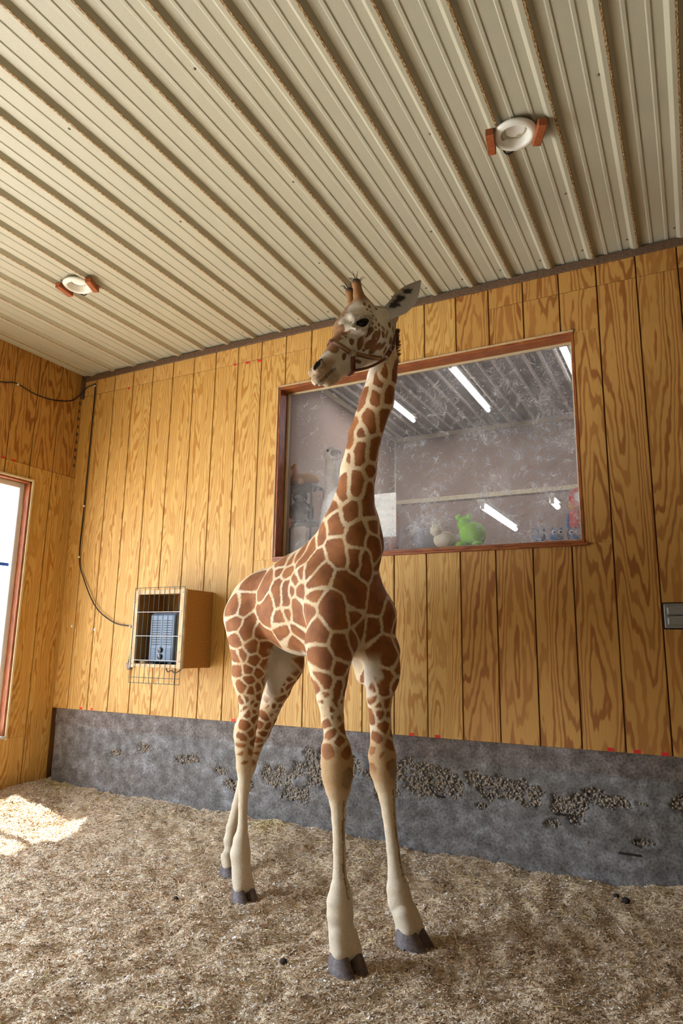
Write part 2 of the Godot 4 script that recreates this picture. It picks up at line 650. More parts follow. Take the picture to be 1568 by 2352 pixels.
func build_walls() -> void:
	# back wall
	var wb := structure("wall_back")
	var amber := func(u, _upper): return M.plywood if u < -1.1 else M.plywood_amber
	boarded_wall(wb, Transform3D.IDENTITY, LEFT_X, RIGHT_X, WOOD_BOTTOM, WOOD_TOP, 0.0521 - 0.2032 * 22, 0.2032,
		func(u): return 3.203 if u < -2.26 or u > -1.0 else -1.0, [[-2.43, -0.49, 1.765, 2.955]],
		func(u, upper): return M.plywood_pale if upper and u < -2.2 else amber.call(u, upper), 0.14)
	# spray paint marks along the sheet edges
	for p in [[-2.83, 3.195, 0.02], [-2.72, 3.19, 0.022], [-2.62, 3.185, 0.03], [-3.86, 3.188, 0.02], [-2.71, 0.735, 0.03], [-2.56, 0.735, 0.03], [-4.08, 0.735, 0.025], [-3.97, 0.735, 0.02], [-1.48, 0.733, 0.025], [-1.33, 0.733, 0.03], [-0.44, 0.735, 0.03], [-0.32, 0.735, 0.03], [-0.2, 0.733, 0.03]]:
		var q := MB.new()
		q.box(Vector3(p[0], p[1] - 0.004, -0.002), Vector3(p[0] + p[2], p[1] + 0.012, 0.0009))
		var mark := obj("paint_mark", q, M.red_paint, wb)
		mark.set_meta("label", "red spray paint mark")
	# left wall
	var wl := structure("wall_left")
	var fl := Transform3D(Basis(Vector3(0, 0, 1), Vector3.UP, Vector3(1, 0, 0)), Vector3(LEFT_X, 0, 0))
	fl = Transform3D(Basis(Vector3(0, 0, -1), Vector3.UP, Vector3(1, 0, 0)), Vector3(LEFT_X, 0, 0))
	# u runs along -z
	boarded_wall(wl, fl, -FRONT_Z, 0.0, 0.0, CEIL, -0.012 - 0.2032 * 31, 0.2032,
		func(_u): return 2.515, [[-1.42, -0.385, 0.545, 2.40], [-3.7, -1.8, 0.0, 2.55]],
		func(_u, upper): return M.plywood_amber if upper else M.plywood, 0.14)
	for p in [[-0.66, 2.515], [-0.57, 2.515]]:
		var q := MB.new()
		q.box(Vector3(p[0], p[1], -0.002), Vector3(p[0] + 0.03, p[1] + 0.012, 0.0012), 0.0, Vector2.ZERO, fl)
		obj("paint_mark", q, M.red_paint, wl).set_meta("label", "red spray paint mark")
	# the two walls behind and beside the camera
	var wr := structure("wall_right")
	var fr := Transform3D(Basis(Vector3(0, 0, 1), Vector3.UP, Vector3(-1, 0, 0)), Vector3(RIGHT_X, 0, 0))
	boarded_wall(wr, fr, 0.0, FRONT_Z, 0.0, CEIL, 0.2, 0.2032, func(_u): return -1.0, [], func(_u, _p): return M.dark_boards, 0.14)
	var wf := structure("wall_front")
	var ff := Transform3D(Basis(Vector3(-1, 0, 0), Vector3.UP, Vector3(0, 0, -1)), Vector3(0, 0, FRONT_Z))
	boarded_wall(wf, ff, -RIGHT_X, -LEFT_X, 0.0, CEIL, -RIGHT_X + 0.2, 0.2032, func(_u): return -1.0, [], func(_u, _p): return M.dark_boards, 0.14)
	for p in [[-4.245, 1.335], [-4.0, 1.31]]:
		var q := MB.new()
		q.ball(Vector3(p[0], p[1], 0.0), Vector3(0.010, 0.011, 0.004), 10, 6)
		obj("wall_plug", q, M.white_plastic, wb)
	# dark boxes painting the shade of saw marks on the upper sheet's edge
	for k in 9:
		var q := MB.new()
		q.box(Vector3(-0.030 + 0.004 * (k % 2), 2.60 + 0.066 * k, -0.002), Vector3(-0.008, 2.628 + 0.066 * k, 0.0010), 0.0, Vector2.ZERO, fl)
		obj("saw_mark_shade", q, M.brown_trim, wl)
	# trim strips: ceiling channel and the dark corner stub
	var t := MB.new()
	t.box(Vector3(LEFT_X, WOOD_TOP - 0.006, -0.02), Vector3(RIGHT_X, CEIL - 0.012, 0.012), 0.003)
	meta(obj("trim_1", t, M.brown_trim), "", "", "", "structure")
	t = MB.new()
	t.box(Vector3(LEFT_X + 0.001, 3.18, 0.001), Vector3(LEFT_X + 0.03, 3.345, 0.03), 0.003)
	meta(obj("trim_2", t, M.brown_trim), "", "", "", "structure")
	build_concrete()

var pits := []

func pit_depth(x: float, y: float) -> float:
	var d := 0.0
	for p in pits:
		var q := Vector2((x - p[0]) / p[2], (y - p[1]) / p[3]).length()
		q += 0.62 * pit_noise.get_noise_2d(x * 9.0, y * 9.0)
		d = maxf(d, 1.0 - smoothstep(0.75, 1.0, q))
	return d

var pit_noise: FastNoiseLite

func build_concrete() -> void:
	pit_noise = fnl(1.0, 41, 3)
	pits = [[-1.48, 0.535, 0.16, 0.07], [-1.30, 0.505, 0.17, 0.075], [-1.38, 0.45, 0.16, 0.05], [-0.96, 0.50, 0.15, 0.07], [-0.84, 0.48, 0.09, 0.055], [-0.62, 0.44, 0.10, 0.075], [-0.42, 0.49, 0.13, 0.03], [-2.05, 0.50, 0.16, 0.11], [-1.88, 0.53, 0.10, 0.06], [-2.35, 0.42, 0.14, 0.07], [-2.62, 0.34, 0.12, 0.05], [-1.62, 0.42, 0.07, 0.09], [-3.45, 0.50, 0.07, 0.04], [-3.05, 0.46, 0.12, 0.03], [-0.10, 0.52, 0.08, 0.05], [-2.2, 0.34, 0.12, 0.05], [-1.12, 0.55, 0.05, 0.03], [-0.72, 0.36, 0.05, 0.02], [-0.30, 0.33, 0.05, 0.02], [-1.7, 0.50, 0.06, 0.04], [-2.8, 0.42, 0.06, 0.025], [-3.7, 0.45, 0.06, 0.03], [-0.52, 0.53, 0.07, 0.02], [-1.08, 0.40, 0.04, 0.02]]
	var root := structure("wall_footing")
	var nz := fnl(1.0, 42, 4)
	var nx := 620
	var ny := 74
	var x0 := LEFT_X + 0.035
	var x1 := RIGHT_X
	var m := MB.new()
	m.use_c = true
	for j in ny + 1:
		var y := 0.735 * j / ny
		for i in nx + 1:
			var x := lerpf(x0, x1, float(i) / nx)
			var d := -0.014 - 0.004 * nz.get_noise_2d(x * 3.0, y * 3.0)
			var p := pit_depth(x, y) if x < 0.3 else 0.0
			d -= p * 0.018
			# the top course was poured against another board: a small lip and a browner face
			var lip := 0.615 + 0.010 * nz.get_noise_2d(x * 1.4, 5.0)
			var top := smoothstep(lip - 0.006, lip + 0.006, y)
			d += 0.006 * top
			var stain := clampf(0.5 + 0.9 * nz.get_noise_2d(x * 0.9 + 30.0, y * 2.2), 0, 1)
			var c := Color(0.72, 0.725, 0.735).lerp(Color(0.74, 0.70, 0.66), stain)
			# white lime deposits on the concrete in ragged patches
			var lime := smoothstep(0.16, 0.26, nz.get_noise_2d(x * 2.6 + 11.0, y * 3.4) + 0.22 * nz.get_noise_2d(x * 17.0, y * 17.0) - 0.10 * smoothstep(-2.6, -1.2, x))
			c = c.lerp(Color(0.98, 0.98, 1.0), 0.75 * lime)
			c = c.lerp(Color(0.73, 0.63, 0.59), top * 0.8)
			m.tint = c
			m.vert(Vector3(x, y, d), Vector3(0, 0, 1), Vector2(x, y))
	for j in ny:
		for i in nx:
			var a := j * (nx + 1) + i
			m.i.append_array([a, a + nx + 1, a + 1, a + 1, a + nx + 1, a + nx + 2])
	for j in range(1, ny):
		for i in range(1, nx):
			var a := j * (nx + 1) + i
			m.n[a] = (m.v[a + 1] - m.v[a - 1]).cross(m.v[a + nx + 1] - m.v[a - nx - 1]).normalized()
	obj("footing_face", m, M.concrete, root)
	obj("footing_core", boxed(Vector3(LEFT_X - 0.14, -0.3, -0.135), Vector3(x1, 0.729, -0.055)), M.concrete, root)
	# exposed gravel in the honeycombed places
	var st := MB.new()
	st.ball(Vector3.ZERO, Vector3(1, 0.75, 0.7), 7, 5)
	var mm := MultiMesh.new()
	mm.transform_format = MultiMesh.TRANSFORM_3D
	mm.use_colors = true
	mm.mesh = st.mesh()
	var xf := []
	for k in 26000:
		var x := rng.randf_range(LEFT_X + 0.1, 0.1)
		var y := rng.randf_range(0.25, 0.62)
		var p := pit_depth(x, y)
		if p < 0.35 and not (p > 0.02 and rng.randf() < 0.2):
			continue
		if xf.size() > 3200:
			break
		var s := rng.randf_range(0.0045, 0.0105)
		xf.append(Transform3D(Basis.from_euler(Vector3(rng.randf() * 6, rng.randf() * 6, rng.randf() * 6)) * Basis.from_scale(Vector3.ONE * s), Vector3(x, y, -0.018 - 0.016 * p + rng.randf_range(0, 0.008))))
	mm.instance_count = xf.size()
	for k in xf.size():
		mm.set_instance_transform(k, xf[k])
		var g := rng.randf_range(0.55, 1.0)
		mm.set_instance_color(k, Color(g, g * rng.randf_range(0.93, 1.0), g * rng.randf_range(0.84, 1.0)))
	var mi := MultiMeshInstance3D.new()
	mi.name = "gravel"
	mi.multimesh = mm
	mi.material_override = M.gravel
	mi.set_meta("kind", "stuff")
	root.add_child(mi)
	# slots left by form ties
	for p in [[-0.71, 0.405, 0.09], [-0.42, 0.265, 0.10], [-0.13, 0.395, 0.08], [-1.33, 0.42, 0.05]]:
		obj("form_tie_slot", boxed(Vector3(p[0], p[1], -0.03), Vector3(p[0] + p[2], p[1] + 0.008, -0.0085), 0.002), M.dark_gap, root)

# ------------------------------------------------------------------ ceiling
func build_ceiling() -> void:
	var root := structure("ceiling")
	var pitch := 0.2290
	var rib0 := -0.14
	# each sheet is 0.916 m wide, four pitches; the profile runs along x, extruded along z
	var z0 := -0.02
	var z1 := FRONT_Z
	var prof := []
	for k in 4:
		var b := k * pitch
		prof.append_array([Vector2(b + 0.030, 0.0), Vector2(b + 0.0655, 0.0), Vector2(b + 0.0705, -0.0035), Vector2(b + 0.0825, -0.0035), Vector2(b + 0.0875, 0.0), Vector2(b + 0.1415, 0.0), Vector2(b + 0.1465, -0.0035), Vector2(b + 0.1585, -0.0035), Vector2(b + 0.1635, 0.0), Vector2(b + pitch - 0.030, 0.0)])
	for s in range(-5, 4):
		var bx := rib0 + s * pitch * 4.0
		if bx > RIGHT_X - 0.1 or bx + pitch * 4 < LEFT_X:
			continue
		var m := MB.new()
		for q in prof.size() - 1:
			var a: Vector2 = prof[q]
			var b: Vector2 = prof[q + 1]
			var xa := clampf(bx + a.x, LEFT_X, RIGHT_X)
			var xb := clampf(bx + b.x, LEFT_X, RIGHT_X)
			if xb - xa < 0.0005:
				continue
			var nn := Vector3(b.y - a.y, -(b.x - a.x), 0).normalized()
			if b.x - a.x > 0.055 and absf(a.y) < 0.0001 and absf(b.y) < 0.0001 and b.x - a.x < 0.07 and fmod(b.x, pitch) < 0.06:
				continue
			m.quad(Vector3(xa, CEIL + a.y, z0), Vector3(xb, CEIL + b.y, z0), Vector3(xb, CEIL + b.y, z1), Vector3(xa, CEIL + a.y, z1), nn)
		obj("steel_sheet", m, M.steel, root)
	# major ribs hang below the flats; their lower edges carry fly specks
	var rm := MB.new()
	var em := MB.new()
	var rp := [Vector2(-0.031, 0.0), Vector2(-0.0145, -0.019), Vector2(-0.0125, -0.020), Vector2(0.004, -0.020), Vector2(0.0125, -0.020), Vector2(0.0150, -0.0185), Vector2(0.031, 0.0)]
	for q in rp.size() - 1:
		var a: Vector2 = rp[q]
		var b: Vector2 = rp[q + 1]
		var nn := Vector3(b.y - a.y, -(b.x - a.x), 0).normalized()
		var tgt := em if q == 3 or q == 4 else rm
		tgt.quad(Vector3(a.x, a.y, z0), Vector3(b.x, b.y, z0), Vector3(b.x, b.y, z1), Vector3(a.x, a.y, z1), nn)
	# closed end at the back wall
	rm.quad(Vector3(-0.031, 0, z0 + 0.034), Vector3(-0.0125, -0.02, z0 + 0.034), Vector3(0.0125, -0.02, z0 + 0.034), Vector3(0.031, 0, z0 + 0.034), Vector3(0, 0, -1))
	var rmesh := rm.mesh()
	var emesh := em.mesh()
	for k in range(-19, 13):
		var x := rib0 + k * pitch
		if x < LEFT_X + 0.03 or x > RIGHT_X - 0.03:
			continue
		var r := obj("rib", rmesh, M.steel_rib, root)
		r.position = Vector3(x, CEIL, 0)
		obj("rib_edge", emesh, M.rib_edge, r)
	# screws beside the ribs
	var sc := MB.new()
	for k in range(-19, 13):
		for z in [0.09, 0.62, 1.28, 2.0, 2.7]:
			var x := rib0 + k * pitch - 0.038 + (0.0 if z < 0.2 else rng.randf_range(-0.004, 0.004))
			if x < LEFT_X + 0.05 or x > RIGHT_X - 0.05 or (z > 0.2 and (k + int(z * 3)) % 3 != 0):
				continue
			sc.lathe([Vector2(0.0008, -0.0045), Vector2(0.0035, -0.004), Vector2(0.0045, -0.0005), Vector2(0.0075, 0.0)], 8, Transform3D(Basis.IDENTITY, Vector3(x, CEIL, z)))
	obj("screws", sc, M.screw_steel, root).set_meta("kind", "stuff")
	obj("roof_deck", boxed(Vector3(LEFT_X - 0.14, CEIL + 0.004, -0.14), Vector3(RIGHT_X + 0.14, CEIL + 0.12, FRONT_Z + 0.14)), M.brown_trim, root)

func ceiling_light(at: Vector3, turn: float, label: String) -> void:
	var root := thing("ceiling_light", label, "ceiling light", at, "round ceiling lights held by wooden blocks")
	root.rotation.y = turn
	var m := MB.new()
	m.lathe([Vector2(0.048, 0.028), Vector2(0.054, 0.010), Vector2(0.060, -0.012), Vector2(0.066, -0.019), Vector2(0.074, -0.020), Vector2(0.086, -0.015), Vector2(0.091, -0.009), Vector2(0.092, -0.002), Vector2(0.086, 0.004)], 40)
	obj("trim_ring", m, M.white_enamel, root)
	m = MB.new()
	m.lathe([Vector2(0.0005, 0.012), Vector2(0.025, 0.0135), Vector2(0.042, 0.018), Vector2(0.052, 0.026)], 32)
	obj("diffuser", m, M.white_clean, root)
	for s in [-1, 1]:
		var w := MB.new()
		w.box(Vector3(-0.018, -0.036, -0.062), Vector3(0.018, -0.001, 0.062), 0.003)
		var o := obj("wood_block", w, M.block_wood, root)
		o.position = Vector3(0.100 * s, 0.0, 0.012 * s)
		o.rotation.y = 0.12 * s
		o.set_meta("label", "reddish wooden block")
	m = MB.new()
	m.tube([Vector3(-0.05, 0.0, -0.076), Vector3(-0.035, -0.012, -0.096), Vector3(-0.018, -0.014, -0.104), Vector3(0.004, -0.004, -0.096)], 0.004, 6)
	obj("lead_wire", m, M.cord, root)
# ------------------------------------------------------------------ windows
func build_windows() -> void:
	# viewing window into the shop
	var root := structure("window_1")
	var x0 := -2.43
	var x1 := -0.49
	var y0 := 1.765
	var y1 := 2.955
	var t := 0.016
	var d := -0.125
	obj("jamb", boxed(Vector3(x0, y0, d), Vector3(x0 + t, y1, 0.006), 0.002), M.red_pine, root)
	obj("jamb", boxed(Vector3(x1 - t, y0, d), Vector3(x1, y1, 0.003), 0.002), M.red_pine, root)
	obj("head_board", boxed(Vector3(x0, y1 - t, d), Vector3(x1, y1, 0.006), 0.002), M.red_pine_flat, root)
	obj("sill_board", boxed(Vector3(x0, y0, d), Vector3(x1, y0 + t, 0.012), 0.002), M.red_pine_flat, root)
	obj("edge_strip", boxed(Vector3(x0 - 0.012, y0 - 0.012, 0.0005), Vector3(x0, y1 + 0.012, 0.012), 0.002), M.raw_pine, root)
	obj("edge_strip", boxed(Vector3(x0, y1, 0.0005), Vector3(x1, y1 + 0.012, 0.012), 0.002), M.raw_pine, root)
	obj("edge_strip", boxed(Vector3(x0, y0 - 0.014, 0.0005), Vector3(x1 + 0.02, y0, 0.016), 0.002), M.red_pine_flat, root)
	# glazing stops
	for r in [[x0 + t, x0 + t + 0.014, y0 + t, y1 - t], [x1 - t - 0.014, x1 - t, y0 + t, y1 - t], [x0 + t + 0.014, x1 - t - 0.014, y0 + t, y0 + t + 0.012], [x0 + t + 0.014, x1 - t - 0.014, y1 - t - 0.012, y1 - t]]:
		obj("glazing_stop", boxed(Vector3(r[0], r[2], -0.099), Vector3(r[1], r[3], -0.082), 0.002), M.shop_trim, root)
	var g := MB.new()
	var gx0 := x0 + t
	var gx1 := x1 - t
	var gy0 := y0 + t
	var gy1 := y1 - t
	g.quad(Vector3(gx0, gy0, -0.101), Vector3(gx1, gy0, -0.101), Vector3(gx1, gy1, -0.101), Vector3(gx0, gy1, -0.101), Vector3(0, 0, 1), Vector2(0, 1), Vector2(1, 1), Vector2(1, 0), Vector2(0, 0))
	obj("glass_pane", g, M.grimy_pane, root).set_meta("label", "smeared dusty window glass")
	# daylight window in the left wall; only its far edge is in the picture
	root = structure("window_2")
	var X := LEFT_X
	var z0 := 0.385
	var z1 := 1.42
	y0 = 0.545
	y1 = 2.40
	obj("jamb", boxed(Vector3(X - 0.055, y0, z0), Vector3(X + 0.004, y1, z0 + 0.018), 0.002), M.red_pine, root)
	obj("jamb", boxed(Vector3(X - 0.14, y0, z1 - 0.018), Vector3(X + 0.004, y1, z1), 0.002), M.red_pine, root)
	obj("head_board", boxed(Vector3(X - 0.14, y1 - 0.018, z0), Vector3(X + 0.004, y1, z1), 0.002), M.red_pine, root)
	obj("sill_board", boxed(Vector3(X - 0.14, y0, z0), Vector3(X + 0.02, y0 + 0.018, z1), 0.002), M.aluminium, root)
	for r in [[z0 - 0.012, z0 + 0.004, y0 - 0.012, y1 + 0.012], [z1 - 0.004, z1 + 0.012, y0 - 0.012, y1 + 0.012], [z0 + 0.004, z1 - 0.004, y1 - 0.004, y1 + 0.012]]:
		obj("edge_strip", boxed(Vector3(X + 0.0045, r[2], r[0]), Vector3(X + 0.016, r[3], r[1]), 0.002), M.cream_strip, root)
	for r in [[z0 + 0.018, z0 + 0.055, y0 + 0.018, y1 - 0.018], [z1 - 0.055, z1 - 0.018, y0 + 0.018, y1 - 0.018], [z0 + 0.055, z1 - 0.055, y0 + 0.018, y0 + 0.06], [z0 + 0.055, z1 - 0.055, y1 - 0.06, y1 - 0.018], [0.87, 0.915, y0 + 0.06, y1 - 0.06]]:
		obj("sash_rail", boxed(Vector3(X - 0.115, r[2], r[0]), Vector3(X - 0.055, r[3], r[1]), 0.004), M.vinyl, root)
	for r in [[z0 + 0.055, 0.87], [0.915, z1 - 0.055]]:
		obj("glass_pane", boxed(Vector3(X - 0.088, y0 + 0.06, r[0]), Vector3(X - 0.084, y1 - 0.06, r[1])), M.pane, root)
	# strips of blue tape across the glass
	for y in [1.765, 1.175]:
		var o := obj("tape_strip", boxed(Vector3(X - 0.0832, y - 0.012, z0 + 0.057), Vector3(X - 0.0822, y + 0.012, 0.869)), M.blue_tape)
		meta(o, "upper strip of blue tape across the daylight window" if y > 1.5 else "lower strip of blue tape across the daylight window", "tape", "blue tape on the window")
	# open doorway further along the left wall
	root = structure("door_1")
	obj("door_frame", boxed(Vector3(X - 0.15, 0.0, 1.78), Vector3(X + 0.01, 2.57, 1.81), 0.003), M.raw_pine, root)
	obj("door_frame", boxed(Vector3(X - 0.15, 0.0, 3.69), Vector3(X + 0.01, 2.57, 3.72), 0.003), M.raw_pine, root)
	obj("door_frame", boxed(Vector3(X - 0.15, 2.54, 1.78), Vector3(X + 0.01, 2.57, 3.72), 0.003), M.raw_pine, root)

# ------------------------------------------------------------------ the shop behind the viewing window
func glow_tube(at: Vector3, length: float, label: String, power: float) -> void:
	var root := thing("tube_light", label, "tube light", at, "fluorescent tubes in the shop")
	var m := MB.new()
	m.tube([Vector3(0, 0, 0), Vector3(0, 0, -length)], 0.019, 12)
	obj("lamp_tube", m, M.tube_glow, root)
	m = MB.new()
	m.box(Vector3(-0.03, 0.024, -length - 0.03), Vector3(0.03, 0.05, 0.03), 0.004)
	obj("housing", m, M.white_enamel, root)
	for z in [0.0, -length]:
		m = MB.new()
		m.box(Vector3(-0.012, -0.016, z - 0.012), Vector3(0.012, 0.03, z + 0.012), 0.002)
		obj("lamp_holder", m, M.white_enamel, root)
	if at.y < 3.0:  # wires invented for the low tubes that replace a reflection
		for z in [-0.02, -length + 0.02]:
			m = MB.new()
			m.tube([Vector3(0, 0.048, z), Vector3(0, 3.374 - at.y, z)], 0.0009, 5)
			obj("added_wire", m, M.cord, root)
	var l := AreaLight3D.new()
	l.name = "tube_glow"
	l.area_size = Vector2(0.05, length)
	l.light_energy = power
	l.light_color = srgb(236, 242, 255)
	l.shadow_enabled = true
	l.position = Vector3(0, -0.024, -length * 0.5)
	l.rotation_degrees = Vector3(-90, 0, 0)
	root.add_child(l)

func build_shop() -> void:
	var sx0 := -2.68
	var sx1 := 1.5
	var sz := -2.62
	wall_slab("wall_shop_left", Vector3(sx0 - 0.1, 0.0, sz), Vector3(sx0, 3.40, -0.141), M.shop_wall)
	wall_slab("wall_shop_far", Vector3(sx0 - 0.1, 0.0, sz - 0.1), Vector3(sx1 + 0.1, 3.40, sz), M.shop_wall)
	wall_slab("wall_shop_right", Vector3(sx1, 0.0, sz), Vector3(sx1 + 0.1, 3.40, -0.141), M.shop_wall)
	wall_slab("wall_shop_front_left", Vector3(sx0, 0.0, -0.19), Vector3(-2.44, 3.40, -0.141), M.shop_wall)
	wall_slab("wall_shop_front_right", Vector3(-0.48, 0.0, -0.19), Vector3(sx1, 3.40, -0.141), M.shop_wall)
	wall_slab("wall_shop_front_top", Vector3(-2.44, 2.965, -0.19), Vector3(-0.48, 3.40, -0.141), M.shop_wall)
	wall_slab("wall_shop_front_bottom", Vector3(-2.44, 0.0, -0.19), Vector3(-0.48, 1.755, -0.141), M.shop_wall)
	wall_slab("floor_shop", Vector3(sx0 - 0.1, -0.1, sz - 0.1), Vector3(sx1 + 0.1, 0.0, -0.31), M.shop_floor)
	var root := structure("ceiling_shop")
	obj("roof_deck", boxed(Vector3(sx0 - 0.1, 3.40, sz - 0.1), Vector3(sx1 + 0.1, 3.5, -0.141)), M.shop_ceiling, root)
	var x := sx0 + 0.06
	var rm := MB.new()
	rm.box(Vector3(-0.014, 3.374, sz), Vector3(0.014, 3.3995, -0.191), 0.008)
	var mesh := rm.mesh()
	while x < 0.2:
		var r := obj("rib", mesh, M.shop_rib, root)
		r.position.x = x
		x += 0.115
	# trim boards
	meta(obj("trim_3", boxed(Vector3(sx0, 3.33, sz), Vector3(sx1, 3.374, sz + 0.02), 0.003), M.shop_trim), "", "", "", "structure")
	meta(obj("trim_4", boxed(Vector3(sx0, 3.33, sz + 0.02), Vector3(sx0 + 0.02, 3.374, -0.192), 0.003), M.shop_trim), "", "", "", "structure")
	meta(obj("trim_5", boxed(Vector3(sx0, 2.655, sz), Vector3(sx1, 2.70, sz + 0.02), 0.003), M.shop_trim), "", "", "", "structure")
	meta(obj("trim_6", boxed(Vector3(-2.71, 2.70, sz), Vector3(-2.67, 3.33, sz + 0.02), 0.003), M.shop_trim), "", "", "", "structure")
	glow_tube(Vector3(-1.54, 3.345, -1.02), 1.08, "long glowing tube on the shop ceiling, middle one of three", 1.1)
	glow_tube(Vector3(-2.26, 3.345, -1.02), 1.06, "glowing ceiling tube near the shop's pinkish side wall", 1.1)
	glow_tube(Vector3(-0.71, 3.345, -0.95), 0.85, "glowing ceiling tube by the window's far end from the pinkish wall", 1.1)
	glow_tube(Vector3(-1.29, 2.2, -0.93), 0.98, "added low glowing tube above the green plush ball, standing in for a reflection", 0.35)  # this and the next tube are added in place of reflected ceiling tubes
	glow_tube(Vector3(-0.81, 2.2, -0.93), 0.20, "added short low glowing tube above the blue owls, standing in for a reflection", 0.08)
	# display counter under the glass
	var c := thing("display_counter", "wooden display counter holding plush toys behind the glass", "counter", Vector3(0, 0, 0))
	obj("counter_top", boxed(Vector3(-2.66, 1.79, -0.92), Vector3(0.4, 1.82, -0.20), 0.004), M.shop_oak, c)
	obj("counter_body", boxed(Vector3(-2.64, 0.0, -0.88), Vector3(0.38, 1.79, -0.24), 0.004), M.shop_oak, c)
	var s := thing("toy_rack", "small two-tier rack stacked with plush toys by the pinkish wall", "rack", Vector3(-2.50, 1.82, -0.44))
	for sx in [-0.15, 0.135]:
		for szz in [-0.10, 0.085]:
			obj("post", boxed(Vector3(sx, 0, szz), Vector3(sx + 0.015, 0.53, szz + 0.015), 0.002), M.rack_steel, s)
	for y in [0.25, 0.515]:
		obj("shelf", boxed(Vector3(-0.152, y, -0.102), Vector3(0.152, y + 0.015, 0.102), 0.003), M.rack_steel, s)
	build_toys()
	# notices
	var p := thing("paper_notice", "white paper notice taped to the glass, seen from behind", "notice", Vector3(-1.716, 1.885, -0.1105))
	obj("sheet", boxed(Vector3(-0.108, 0.0, -0.0004), Vector3(0.108, 0.279, 0.0004)), M.paper, p)
	var y := 0.225
	for line in ["PLEASE", "DO NOT", "KNOCK", "ON", "GLASS"]:
		var tm := TextMesh.new()
		tm.text = line
		var font := SystemFont.new()
		font.font_names = PackedStringArray(["Droid Sans"])
		tm.font = font
		tm.font_size = 40
		tm.pixel_size = 0.0007
		tm.depth = 0.0004
		tm.horizontal_alignment = HORIZONTAL_ALIGNMENT_LEFT if line != "ON" else HORIZONTAL_ALIGNMENT_CENTER
		var o := obj("lettering", tm, M.faint_ink, p)
		o.rotation.y = PI
		o.position = Vector3(0.088 if line != "ON" else 0.0, y, 0.0007)
		y -= 0.045
	p = thing("price_card", "small white card standing on the shop counter by the pinkish wall", "card", Vector3(-2.385, 1.82, -0.24))
	obj("sheet", boxed(Vector3(-0.05, 0.0, -0.001), Vector3(0.05, 0.20, 0.001)), M.paper, p)
	obj("foot", boxed(Vector3(-0.03, 0.0, -0.05), Vector3(0.03, 0.004, 0.0)), M.paper, p)

func fur(called: String, c: Color) -> StandardMaterial3D:
	if M.has(called):
		return M[called]
	var m := mat(called, c, 0.95)
	m.rim_enabled = true
	m.rim = 0.4
	return m

func plush(called: String, label: String, at: Vector3, turn: float, group := "plush toys on the counter") -> Node3D:
	var o := thing(called, label, "plush toy", at, group)
	o.rotation.y = turn
	return o

func blob(called: String, parent: Node3D, m: Material, parts: Array) -> MeshInstance3D:
	var b := MB.new()
	for p in parts:
		b.ball(p[0], p[1], 16, 10)
	return obj(called, b, m, parent)

